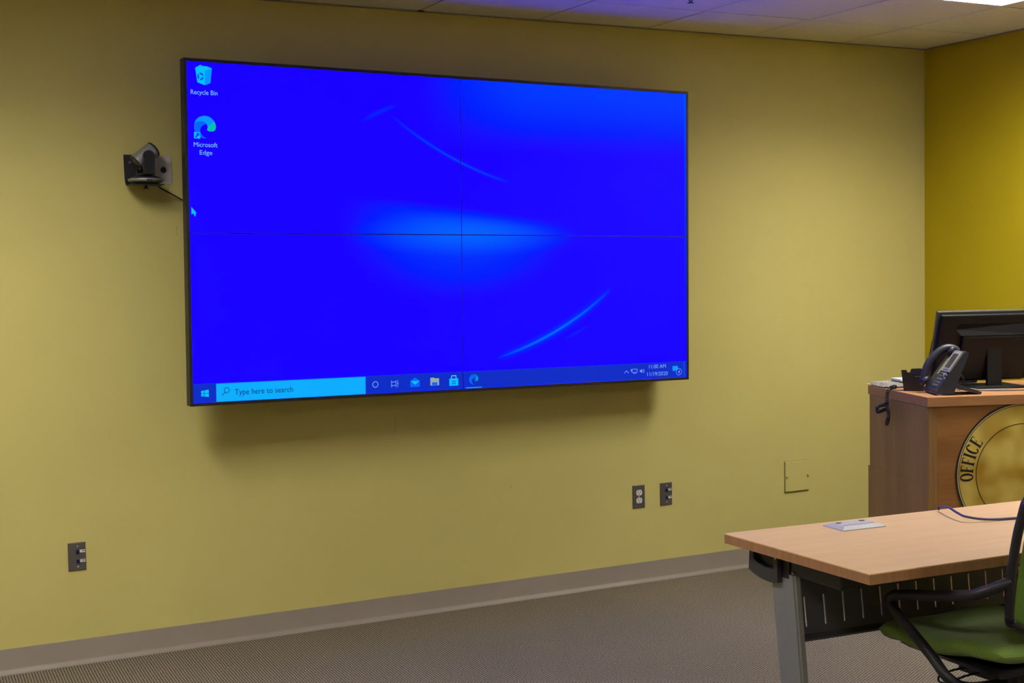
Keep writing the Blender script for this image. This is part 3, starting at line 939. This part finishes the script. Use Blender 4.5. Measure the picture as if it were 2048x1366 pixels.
for ch, ang in (('O', -1.8), ('F', 6.0), ('F', 13.2), ('I', 18.9), ('C', 25.4), ('E', 33.6)):
    wd, polys = roman(ch)
    mb = MB()
    th = math.radians(180 - ang)
    rb = SR - 0.020 - LH          # baseline radius, tops point outwards
    er = Vector((math.cos(th), 0, math.sin(th)))
    et = Vector((math.sin(th), 0, -math.cos(th)))
    for pl in polys:
        vs = [mb.bm.verts.new(Vector((SCX, 0.0114, SCZ)) + er * (rb + y * LH) + et * ((x - wd / 2) * LH * 0.72)) for x, y in pl]
        mb.bm.faces.new(vs)
    o = mb.build('seal_letter', SEALB, seal)
    if sum(p.normal.y * p.area for p in o.data.polygons) > 0:
        o.data.flip_normals()

# monitor seen from behind
mon = thing('monitor', 'black computer monitor seen from behind on the lectern', 'monitor', lw(0.46, 0.36), (0, 0, LA))
MONB = mat('monitor_black', (0.004, 0.0045, 0.008), 0.55, spec=0.3, noise=0.1, nscale=30)
MONR = mat('monitor_ridge', (0.014, 0.015, 0.022), 0.5, spec=0.3)
MONE = mat('monitor_edge', (0.06, 0.06, 0.05), 0.4)
tilt = Matrix.Translation((0, -0.02, 0.19)) @ Matrix.Rotation(math.radians(17), 4, 'X')
def tilted(mb):
    mb.bm.transform(tilt)
    return mb
MW, MH = 0.275, 0.165
tilted(MB().box(-MW, MW, -0.004, 0.018, -MH, MH, bev=0.004)).build('bezel', MONE, mon)
tilted(MB().box(-MW + 0.012, MW - 0.012, -0.022, -0.003, -MH + 0.012, MH - 0.012, bev=0.006)).build('back_shell', MONB, mon)
mb = MB()
mb.prism([(-0.19, -0.022, 0.085), (-0.165, -0.034, 0.060), (0.165, -0.034, 0.060), (0.19, -0.022, 0.085), (0.165, -0.022, 0.112), (-0.18, -0.022, 0.112)], (0, 0.008, 0))
tilted(mb).build('ridge', MONR, mon)
tilted(MB().box(-0.16, 0.16, -0.036, -0.020, -0.155, 0.060, bev=0.010)).build('rear_bulge', MONB, mon)
MB().box(-0.035, 0.035, -0.055, -0.035, 0.010, 0.22, bev=0.004).build('stand_neck', MONB, mon)
MB().box(-0.12, 0.12, -0.10, 0.10, 0.0, 0.012, bev=0.005).build('stand_base', MONB, mon)
tilted(MB().box(-MW + 0.015, MW - 0.015, 0.0182, 0.0192, -MH + 0.02, MH - 0.015)).build('screen', BLACK, mon)

# leaning touch panel behind the monitor
tp = thing('touch_panel', 'slanted dark touch panel peeking out left of the monitor', 'screen', lw(0.385, 0.58), (0, 0, LA))
mb = MB().box(-0.13, 0.13, 0.0, 0.016, 0.0, 0.225, bev=0.004)
mb.bm.transform(Matrix.Rotation(math.radians(24), 4, 'X'))
mb.build('tablet', MONB, tp)
mb = MB().box(-0.12, 0.12, 0.0162, 0.017, 0.012, 0.213)
mb.bm.transform(Matrix.Rotation(math.radians(24), 4, 'X'))
mb.build('screen', BLACK, tp)
MB().prism([(-0.05, -0.105, 0.0), (-0.05, -0.098, 0.0), (-0.05, -0.062, 0.16), (-0.05, -0.070, 0.17)], (0.10, 0, 0)).build('prop', MONB, tp)

# desk phone
pa = math.atan2(-0.903, -0.43)
ph = thing('desk_phone', 'dark grey desk telephone with handset, beside the black holder', 'telephone', (1.7003, -1.3069, 1.0), (0, 0, pa))
PHD = mat('phone_dark', (0.024, 0.026, 0.042), 0.45, noise=0.05, nscale=40)
PHG = mat('phone_grey', (0.27, 0.275, 0.25), 0.45, noise=0.03, nscale=40)
PHK = mat('phone_key', (0.13, 0.137, 0.15), 0.4)
PHL = mat('phone_light_key', (0.32, 0.34, 0.36), 0.4)
LCD = mat('phone_lcd', (0.05, 0.045, 0.045), 0.3)
mb = MB()
mb.prism([(-0.086, 0.0, 0.002), (-0.086, -0.004, 0.016), (-0.086, 0.0, 0.026), (-0.086, 0.114, 0.182), (-0.086, 0.128, 0.186), (-0.086, 0.136, 0.176), (-0.086, 0.098, 0.085), (-0.086, 0.070, 0.004)], (0.172, 0, 0))
bmesh.ops.bevel(mb.bm, geom=[e for e in mb.bm.edges], offset=0.003, segments=2, affect='EDGES')
mb.build('body', PHD, ph)
FN = Vector((0, -0.156, 0.114)).normalized()
FU = Vector((0, 0.114, 0.156)).normalized()
F0 = Vector((0, 0.0, 0.026))
def face(x0, x1, s0, s1, h, name, mt, h0=-0.001, parent=None):
    p = []
    for hh in (h0, h):
        for x, s in ((x0, s0), (x1, s0), (x1, s1), (x0, s1)):
            p.append(Vector((x, 0, 0)) + F0 + FU * s + FN * hh)
    return MB().hexa(p).build(name, mt, parent or ph)
bz = face(-0.012, 0.082, 0.088, 0.192, 0.007, 'display_bezel', PHG)
face(0.004, 0.062, 0.106, 0.178, 0.0078, 'display', LCD, 0.0068, bz)
for k in range(4):
    face(0.008 + k * 0.016, 0.020 + k * 0.016, 0.093, 0.100, 0.0082, 'soft_key', PHK, 0.0068, bz)
face(-0.040, -0.016, 0.070, 0.150, 0.004, 'line_key_strip', mat('phone_strip', (0.16, 0.17, 0.10), 0.5))
for i in range(4):
    for j in range(3):
        face(0.000 + j * 0.022, 0.014 + j * 0.022, 0.014 + i * 0.016, 0.023 + i * 0.016, 0.003, 'key', PHK)
for k, (x, s) in enumerate(((0.036, 0.079), (0.058, 0.079), (0.047, 0.084), (0.047, 0.073), (0.074, 0.074), (0.074, 0.058), (0.014, 0.079))):
    face(x - 0.005, x + 0.005, s - 0.003, s + 0.003, 0.0045, 'function_key', PHL)
mb = MB()
mb.tube(spline([(-0.062, -0.006, 0.052), (-0.062, -0.004, 0.085), (-0.062, 0.012, 0.130), (-0.062, 0.050, 0.172), (-0.062, 0.085, 0.192), (-0.062, 0.118, 0.190), (-0.062, 0.136, 0.176)], 6), 0.0165, 12, flat=1.15)
mb.build('handset', PHD, ph, True)
MB().lathe([(0.024, 0.0), (0.026, 0.010), (0.018, 0.024)], 20, Matrix.Translation((-0.062, -0.002, 0.050)) @ Matrix.Rotation(math.radians(54), 4, 'X')).build('mouthpiece', PHD, ph, True)
MB().lathe([(0.024, 0.0), (0.026, 0.010), (0.018, 0.020)], 20, Matrix.Translation((-0.062, 0.112, 0.178)) @ Matrix.Rotation(math.radians(54), 4, 'X')).build('earpiece', PHD, ph, True)
MB().hexa([(-0.07, 0.075, 0.030), (0.07, 0.075, 0.030), (0.07, 0.190, 0.0), (-0.07, 0.190, 0.0), (-0.07, 0.085, 0.050), (0.07, 0.085, 0.050), (0.07, 0.196, 0.010), (-0.07, 0.196, 0.010)]).build('stand_foot', PHD, ph)
MB().box(0.066, 0.086, -0.002, 0.016, 0.0, 0.004).build('rubber_foot', PHL, ph)

# black holder with a notched rim
hd = thing('headset_holder', 'black plastic holder with a notched rim beside the telephone', 'holder', lw(0.080, 0.309), (0, 0, math.radians(-44.4)))
HOLD = mat('holder_black', (0.009, 0.010, 0.022), 0.42, noise=0.1, nscale=30)
def wall_seg(mb, pts_b, pts_t, th):
    pass
mb = MB()
wb, db, wt_, dt, hh = 0.042, 0.030, 0.053, 0.038, 0.094
def ringpts(k, z, inset=0.0):
    ww = wb + (wt_ - wb) * z / hh - inset
    dd = db + (dt - db) * z / hh - inset
    return [(-ww, -dd, z), (ww, -dd, z), (ww, dd, z), (-ww, dd, z)]
# rim heights round the box: front low on the right, tall post on the left, notch between
def side_wall(i, profile):
    """wall i of the box cut to profile [(s, z)] along the side"""
    def at(s, z, ins):
        q = ringpts(0, z, ins)
        a, b = Vector(q[i]), Vector(q[(i + 1) % 4])
        return a.lerp(b, s)
    outer = [at(s, z, 0) for s, z in profile]
    inner = [at(s, z, 0.004) for s, z in profile]
    vo = [mb.bm.verts.new(v) for v in outer]
    vi = [mb.bm.verts.new(v) for v in inner]
    mb.bm.faces.new(vo)
    mb.bm.faces.new(vi[::-1])
    for k in range(len(vo)):
        mb.bm.faces.new((vo[k], vo[(k + 1) % len(vo)], vi[(k + 1) % len(vo)], vi[k]))
side_wall(0, [(0, 0.0), (1, 0.0), (1, 0.074), (0.45, 0.080), (0.22, 0.084), (0.20, 0.094), (0.0, 0.094)])
side_wall(1, [(0, 0.0), (1, 0.0), (1, 0.094), (0.5, 0.092), (0, 0.074)])
side_wall(2, [(0, 0.0), (1, 0.0), (1, 0.074), (0.68, 0.076), (0.60, 0.094), (0.25, 0.096), (0, 0.090)])
side_wall(3, [(0, 0.0), (1, 0.0), (1, 0.094), (0.0, 0.080)])
mb.box(-wb + 0.002, wb - 0.002, -db + 0.002, db - 0.002, 0.0, 0.004)
mb.build('shell', HOLD, hd)
MB().box(0.006, 0.038, -0.0392, -0.0358, 0.063, 0.0665).build('badge', mat('holder_badge', (0.10, 0.10, 0.13), 0.4), hd)
MB().box(-wb + 0.01, wb - 0.01, -db + 0.01, db - 0.01, 0.004, 0.055, bev=0.003).build('cradle', HOLD, hd)

# flat parcel in clear film, tissue-like white packet
FILM = bpy.data.materials.new('clear_film')
FILM.use_nodes = True
_b = FILM.node_tree.nodes['Principled BSDF']
_b.inputs['Base Color'].default_value = (0.75, 0.72, 0.66, 1)
_b.inputs['Roughness'].default_value = 0.25
_b.inputs['Alpha'].default_value = 0.45
_n = FILM.node_tree.nodes.new('ShaderNodeTexNoise')
_n.inputs['Scale'].default_value = 35
_bp = FILM.node_tree.nodes.new('ShaderNodeBump')
_bp.inputs['Strength'].default_value = 0.7
_bp.inputs['Distance'].default_value = 0.01
FILM.node_tree.links.new(_n.outputs['Fac'], _bp.inputs['Height'])
FILM.node_tree.links.new(_bp.outputs['Normal'], _b.inputs['Normal'])
pk = thing('film_packet', 'flat packet in crumpled clear film at the lectern corner', 'packet', lw(0.052, 0.530), (0, 0, LA))
MB().box(-0.045, 0.045, -0.080, 0.080, 0.002, 0.013, bev=0.003).build('contents', mat('packet_dark', (0.055, 0.045, 0.045), 0.5), pk)
mb = MB()
nx, ny = 12, 16
rng = random.Random(3)
g = [[mb.bm.verts.new((-0.060 + 0.12 * i / nx, -0.100 + 0.20 * j / ny, 0.0015 + (0.0165 if (2 <= i <= nx - 2 and 2 <= j <= ny - 2) else 0.004) + rng.uniform(0, 0.005))) for j in range(ny + 1)] for i in range(nx + 1)]
for i in range(nx):
    for j in range(ny):
        mb.bm.faces.new((g[i][j], g[i + 1][j], g[i + 1][j + 1], g[i][j + 1]))
mb.build('film', FILM, pk, True)
wp = thing('white_packet', 'small white box resting on the lectern behind the notched holder', 'box', lw(0.152, 0.600), (0, 0, LA + 0.1))
MB().box(-0.032, 0.032, -0.045, 0.045, 0.0, 0.018, bev=0.002).build('tray', BLACK, wp)
MB().box(-0.030, 0.030, -0.043, 0.043, 0.018, 0.030, bev=0.003).build('lid', mat('packet_white', (0.62, 0.72, 0.66), 0.5), wp)

# curly cord hanging over the edge
cc = thing('curly_cord', 'black curly telephone cord hanging over the lectern edge', 'cord', lw(0, 0.36), (0, 0, LA))
main = spline([(0.030, 0.050, 0.011), (0.026, 0.025, 0.012), (0.010, 0.004, 0.013), (-0.014, 0.0, 0.004), (-0.022, 0.002, -0.03), (-0.020, 0.004, -0.07), (-0.020, -0.010, -0.10), (-0.020, -0.004, -0.13), (-0.018, 0.018, -0.155)], 8)
MB().tube(coil(main, 0.0072, 0.0088, 9), 0.0024, 5).build('coil', BLACK, cc, True)
loop = spline([(-0.022, 0.004, -0.060), (-0.030, 0.022, -0.068), (-0.035, 0.055, -0.074), (-0.035, 0.082, -0.088), (-0.034, 0.075, -0.104), (-0.032, 0.045, -0.098), (-0.030, 0.020, -0.090), (-0.024, 0.004, -0.085)], 6)
MB().tube(coil(loop, 0.0068, 0.0090, 9), 0.0023, 5).build('coil', BLACK, cc, True)

# loose cables behind the phone
def cable(name, label, pts, r, mt):
    o = MB().tube(spline(pts, 8), r, 7).build(name, mt, smooth=True)
    return tag(o, label, 'cable')
GREYC = mat('cable_grey', (0.16, 0.16, 0.15), 0.5)
cable('signal_cable', 'grey cable lying behind the telephone stand', [lw(0.245, 0.235, 1.0036), lw(0.29, 0.215, 1.010), lw(0.34, 0.19, 1.0036), lw(0.45, 0.16, 1.0036), lw(0.60, 0.14, 1.0036)], 0.0035, GREYC)
cable('monitor_cable', 'black cable looping up beneath the monitor', [lw(0.325, 0.335, 1.0042), lw(0.29, 0.325, 1.025), lw(0.285, 0.315, 1.052), lw(0.305, 0.31, 1.060), lw(0.318, 0.315, 1.035), lw(0.310, 0.335, 1.0042)], 0.004, BLACK)
cable('thin_cable', 'thin grey wire in front of the monitor foot', [lw(0.225, 0.265, 1.0024), lw(0.27, 0.262, 1.022), lw(0.33, 0.248, 1.0024), lw(0.50, 0.235, 1.0024)], 0.0022, GREYC)

# ------------------------------------------------------------------ training table
TA, TB = Vector((-0.0783, -2.2365, 0)), Vector((-0.086, -2.9014, 0))
TLEN = 1.52
TA2 = TA + Vector((math.cos(math.radians(-3.88)), math.sin(math.radians(-3.88)), 0)) * TLEN
TB2 = TB + Vector((math.cos(math.radians(-2.26)), math.sin(math.radians(-2.26)), 0)) * TLEN
TROT = math.radians(-3.07)
tb = thing('training_table', 'beech laminate folding table with grey blade leg and slotted black panel', 'table', (TA.x, TA.y, 0), (0, 0, TROT))
inv = Matrix.Translation((TA.x, TA.y, 0)) @ Matrix.Rotation(TROT, 4, 'Z')
inv = inv.inverted()
q = [inv @ v for v in (TA, TB, TB2, TA2)]
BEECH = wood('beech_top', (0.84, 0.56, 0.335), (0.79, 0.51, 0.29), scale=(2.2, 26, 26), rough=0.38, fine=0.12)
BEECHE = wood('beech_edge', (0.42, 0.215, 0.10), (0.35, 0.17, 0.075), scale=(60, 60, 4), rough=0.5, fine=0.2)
def slab(z0, z1, inset):
    c = sum(q, Vector()) / 4
    pts = []
    for z in (z0, z1):
        for v in q:
            d = (c - v)
            pts.append((v.x + math.copysign(inset, d.x), v.y + math.copysign(inset, d.y), z))
    return MB().hexa(pts)
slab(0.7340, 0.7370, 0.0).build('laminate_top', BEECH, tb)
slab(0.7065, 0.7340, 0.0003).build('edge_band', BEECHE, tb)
# local frame: x along the table, y 0 (far edge) .. -0.66 (near edge)
LEGG = mat('leg_grey', (0.24, 0.245, 0.27), 0.42, metal=0.35, noise=0.03, nscale=30)
def end_set(x, s):
    """tilt bracket with cup handle, blade leg and floor foot at one end; s = +1 when the outer side looks to -x"""
    # curved end bracket
    pr = [(-0.060, 0.700), (-0.054, 0.640), (-0.078, 0.626), (-0.115, 0.619), (-0.170, 0.616), (-0.205, 0.622), (-0.245, 0.634), (-0.245, 0.700)]
    b = MB()
    b.prism([(x - s * 0.022, y, z) for y, z in ((-0.060, 0.7045), (-0.054, 0.632), (-0.080, 0.6215), (-0.118, 0.6135), (-0.168, 0.6105), (-0.205, 0.6165), (-0.205, 0.7045), (-0.190, 0.7045), (-0.186, 0.655), (-0.145, 0.652), (-0.110, 0.657), (-0.082, 0.667), (-0.078, 0.7045))], (s * 0.016, 0, 0))
    b.build('handle', CHAR, tb)
    MB().box(min(x - s * 0.006, x + s * 0.070), max(x - s * 0.006, x + s * 0.070), -0.240, -0.060, 0.632, 0.7055, bev=0.004).build('tilt_bracket', BLACK, tb)
    MB().lathe([(0.004, 0), (0.004, 0.002)], 12, Matrix.Translation((x - s * 0.0222, -0.197, 0.690)) @ Matrix.Rotation(math.radians(-90 * s), 4, 'Y')).build('bolt', SILVER, tb)
    MB().box(min(x + s * 0.0, x + s * 0.06), max(x + s * 0.0, x + s * 0.06), -0.480, -0.240, 0.645, 0.7055, bev=0.006).build('underframe', BLACK, tb)
    # blade leg leaning towards the near side
    pts = []
    for z, ya, yb in ((0.035, -0.225, -0.335), (0.652, -0.140, -0.262)):
        pts += [(x - s * 0.004, ya, z), (x - s * 0.004, yb, z), (x + s * 0.020, yb - 0.004, z), (x + s * 0.020, ya, z)]
    lg = MB().hexa(pts)
    bmesh.ops.bevel(lg.bm, geom=lg.bm.edges[:], offset=0.006, segments=3, affect='EDGES')
    lg.build('leg', LEGG, tb, True, autosmooth=35)
    MB().box(min(x - s * 0.008, x + s * 0.042), max(x - s * 0.008, x + s * 0.042), -0.600, -0.060, 0.028, 0.055, bev=0.006).build('foot', LEGG, tb)
    for y in (-0.575, -0.085):
        MB().lathe([(0.022, -0.012), (0.022, 0.012)], 20, Matrix.Translation((x + s * 0.017, y, 0.022)) @ Matrix.Rotation(math.radians(90), 4, 'Y')).build('caster', BLACK, tb)
end_set(0.075, 1)
end_set(TLEN - 0.075, -1)
MB().lathe([(0.003, 0), (0.003, 0.014)], 10, Matrix.Translation((0.066, -0.262, 0.6555)) @ Matrix.Rotation(math.radians(90), 4, 'Y')).build('pin', SILVER, tb)
# slotted modesty panel hanging under the top
PX0, PX1, PY = 0.100, TLEN - 0.112, -0.250
sl0, pitch, sw, lean = 0.1165, 0.0708, 0.0034, 0.009
zs0, zs1 = 0.4850, 0.5770
n = int((PX1 - sl0 - 0.03) / pitch) + 1
cuts = [sl0 + k * pitch for k in range(n)]
mb = MB()
th = 0.0015
lo = [PX0] + cuts
hi = cuts + [PX1]
for k in range(n + 1):
    a_top = lo[k] + (sw if k else 0)
    b_top = hi[k] - (sw if k < n else 0)
    a_bot = a_top + (lean if k else 0)
    b_bot = b_top + (lean if k < n else 0)
    if b_top - a_top < 0.0005:
        continue
    mb.hexa([(a_bot, PY - th, zs0), (b_bot, PY - th, zs0), (b_bot, PY + th, zs0), (a_bot, PY + th, zs0),
             (a_top, PY - th, zs1), (b_top, PY - th, zs1), (b_top, PY + th, zs1), (a_top, PY + th, zs1)])
mb.box(PX0, PX1, PY - th, PY + th, zs1, 0.7050)
mb.box(PX0, PX1, PY - th, PY + th, 0.462, zs0)
mb.build('modesty_panel', mat('panel_charcoal', (0.060, 0.062, 0.080), 0.5, noise=0.05, nscale=30), tb)
MB().prism([(PX0, PY - 0.0015, 0.462), (PX0, PY - 0.022, 0.452), (PX0, PY - 0.022, 0.446), (PX0, PY + 0.002, 0.446), (PX0, PY + 0.002, 0.462)], (PX1 - PX0, 0, 0)).build('panel_lip', mat('panel_lip', (0.055, 0.055, 0.062), 0.45), tb)
MB().box(0.50, 0.64, -0.46, -0.30, 0.655, 0.706, bev=0.01).build('cable_box', BLACK, tb)

# power module on the table
pm = thing('power_module', 'pale silver power module set into the table top', 'power module', (0.3345, -2.3655, 0.737), (0, 0, math.radians(-4)))
PMM = mat('module_silver', (0.50, 0.51, 0.58), 0.55, metal=0.0, noise=0.02, nscale=40)
mb = MB()
a, b_, hgt = 0.083, 0.052, 0.011
lo = [(-a, -b_, 0.0), (a, -b_, 0.0), (a, b_, 0.0), (-a, b_, 0.0)]
lo2 = [(x, y, 0.003) for x, y, z in lo]
hi = [(x * (a - 0.018) / a, y * (b_ - 0.018) / b_, hgt) for x, y, z in lo]
mb.hexa(lo + lo2)
mb.hexa([(x * .999, y * .999, z) for x, y, z in lo2] + hi)
mb.build('cover', PMM, pm)
MB().box(-0.060, 0.060, -0.0225, -0.0214, hgt, hgt + 0.0006).build('lid_seam', SLOT, pm)
for x in (-0.045, 0.045):
    MB().lathe([(0.011, 0), (0.011, 0.0006)], 20, Matrix.Translation((x, 0.022, hgt)) @ Matrix.Diagonal((1, 0.7, 1, 1))).build('finger_hole', SLOT, pm)
cable('table_cable', 'blue-purple cable curling across the table top', [(0.7452, -2.3125, 0.7415), (0.7467, -2.320, 0.7525), (0.7161, -2.386, 0.764), (0.687, -2.4545, 0.759), (0.6812, -2.503, 0.7535), (0.76, -2.535, 0.7425), (0.95, -2.56, 0.7410), (1.15, -2.50, 0.7410)], 0.0042, mat('cable_purple', (0.045, 0.035, 0.16), 0.4))

# ------------------------------------------------------------------ task chair
ch = thing('task_chair', 'green upholstered task chair with black loop arms tucked under the table', 'chair', (0.47, -2.815, 0), (0, 0, 0.0))
GREEN = mat('green_fabric', (0.165, 0.275, 0.050), 0.85, spec=0.15, noise=0.12, nscale=220, bump=0.4, bscale=700, sheen=0.2)
# seat cushion: lofted cross sections from front (+y) to back (-y)
mb = MB()
rows = []
NY, NX = 26, 22
for j in range(NY + 1):
    v = j / NY
    y = 0.240 - 0.47 * v
    hw = 0.235 * (1 - 0.10 * max(0, (v - 0.55) / 0.45) ** 2) * (1 - 0.03 * max(0, (0.08 - v) / 0.08) ** 2)
    zc = 0.470 - 0.020 * math.sin(math.pi * min(1, v / 0.7)) + 0.010 * v
    thk = 0.024 + 0.009 * math.sin(math.pi * v) + 0.012 * max(0.0, 1 - v / 0.16) ** 0.7
    if v < 0.16:
        zc -= 0.014 * (1 - v / 0.16) ** 1.2
    endf = 1.0
    if v < 0.08:
        endf = math.sqrt(max(0.0, 1 - (1 - v / 0.08) ** 2))
    if v > 0.95:
        endf = math.sqrt(max(0.0, 1 - ((v - 0.95) / 0.05) ** 2))
    endf = max(endf, 0.05)
    ringv = []
    for k in range(2 * NX):
        a = 2 * math.pi * k / (2 * NX)
        ca, sa = math.cos(a), math.sin(a)
        x = hw * math.copysign(abs(ca) ** 0.38, ca)
        z = thk * endf * math.copysign(abs(sa) ** 0.62, sa)
        bowl = 0.014 * (x / 0.235) ** 2
        ringv.append(mb.bm.verts.new((x, y, zc + z + bowl)))
    rows.append(ringv)
for a, b in zip(rows, rows[1:]):
    for k in range(2 * NX):
        mb.bm.faces.new((a[k], a[(k + 1) % (2 * NX)], b[(k + 1) % (2 * NX)], b[k]))
mb.bm.faces.new(rows[0])
mb.bm.faces.new(rows[-1][::-1])
mb.build('seat', GREEN, ch, True)
MB().hexa([(-0.19, 0.15, 0.428), (0.19, 0.15, 0.428), (0.19, -0.20, 0.420), (-0.19, -0.20, 0.420), (-0.21, 0.17, 0.442), (0.21, 0.17, 0.442), (0.21, -0.21, 0.440), (-0.21, -0.21, 0.440)]).build('seat_pan', BLACK, ch)
for s in (-1, 1):
    x = s * 0.288
    arm = spline([(x * 0.815, -0.276, 0.715), (x * 0.88, -0.262, 0.704), (x * 0.97, -0.225, 0.682), (x, -0.18, 0.664), (x, -0.06, 0.639), (x, 0.06, 0.617), (x, 0.108, 0.605), (x, 0.126, 0.589), (x, 0.112, 0.567), (x, 0.05, 0.523), (x, -0.04, 0.462), (x * 0.98, -0.10, 0.412), (x * 0.80, -0.125, 0.385), (x * 0.35, -0.13, 0.378)], 6)
    MB().tube(arm, 0.0155, 14).build('arm', BLACKM, ch, True)
mb = MB()
fr = spline([(-0.225, -0.262, 0.60), (-0.235, -0.275, 0.72), (-0.225, -0.300, 0.88), (-0.19, -0.318, 0.955), (0, -0.325, 0.965), (0.19, -0.318, 0.955), (0.225, -0.300, 0.88), (0.235, -0.275, 0.72), (0.225, -0.262, 0.60), (0.12, -0.25, 0.555), (0, -0.248, 0.55), (-0.12, -0.25, 0.555), (-0.225, -0.262, 0.60)], 6)
mb.tube(fr, 0.013, 10)
mb.build('back_frame', BLACKM, ch, True)
mb = MB()
gr = []
for j in range(13):
    v = j / 12
    z = 0.56 + 0.395 * v
    row = []
    for i in range(13):
        u = -1 + 2 * i / 12
        hw = 0.215 * (1 - 0.10 * abs(2 * v - 1) ** 3)
        row.append(mb.bm.verts.new((u * hw, -0.252 - 0.072 * v - 0.018 * (1 - u * u), z)))
    gr.append(row)
for j in range(12):
    for i in range(12):
        mb.bm.faces.new((gr[j][i], gr[j][i + 1], gr[j + 1][i + 1], gr[j + 1][i]))
bmesh.ops.solidify(mb.bm, geom=mb.bm.faces[:], thickness=0.012)
mb.build('back_cushion', GREEN, ch, True)
MB().tube(spline([(0, -0.12, 0.395), (0, -0.22, 0.40), (0, -0.285, 0.46), (0, -0.290, 0.60)], 6), 0.02, 10).build('back_post', BLACKM, ch, True)
MB().box(-0.07, 0.07, -0.15, 0.08, 0.355, 0.424, bev=0.012).build('mechanism', BLACK, ch)
MB().tube(spline([(-0.06, 0.0, 0.385), (-0.13, 0.02, 0.385), (-0.185, 0.03, 0.372), (-0.205, 0.015, 0.362), (-0.19, -0.005, 0.360), (-0.13, -0.01, 0.372), (-0.06, -0.02, 0.378)], 6), 0.0035, 8).build('height_lever', BLACK, ch, True)
MB().lathe([(0.028, 0.09), (0.028, 0.22), (0.016, 0.22), (0.016, 0.36)], 20).build('gas_column', BLACKM, ch, True, autosmooth=40)
for k in range(5):
    a = 2 * math.pi * k / 5 + 0.3
    d, nn = Vector((math.cos(a), math.sin(a), 0)), Vector((-math.sin(a), math.cos(a), 0))
    zz = Vector((0, 0, 1))
    lg = MB().hexa([d * 0.02 - nn * 0.022 + zz * 0.085, d * 0.30 - nn * 0.014 + zz * 0.062, d * 0.30 + nn * 0.014 + zz * 0.062, d * 0.02 + nn * 0.022 + zz * 0.085,
                    d * 0.02 - nn * 0.022 + zz * 0.125, d * 0.30 - nn * 0.014 + zz * 0.080, d * 0.30 + nn * 0.014 + zz * 0.080, d * 0.02 + nn * 0.022 + zz * 0.125])
    leg = lg.build('base_leg', BLACKM, ch)
    MB().lathe([(0.027, -0.022), (0.029, -0.006), (0.029, 0.006), (0.027, 0.022)], 20, Matrix.Translation(d * 0.29 + zz * 0.029) @ Matrix.Rotation(a + 0.6, 4, 'Z') @ Matrix.Rotation(math.radians(90), 4, 'X')).build('caster', BLACK, leg, True)

bpy.context.view_layer.update()
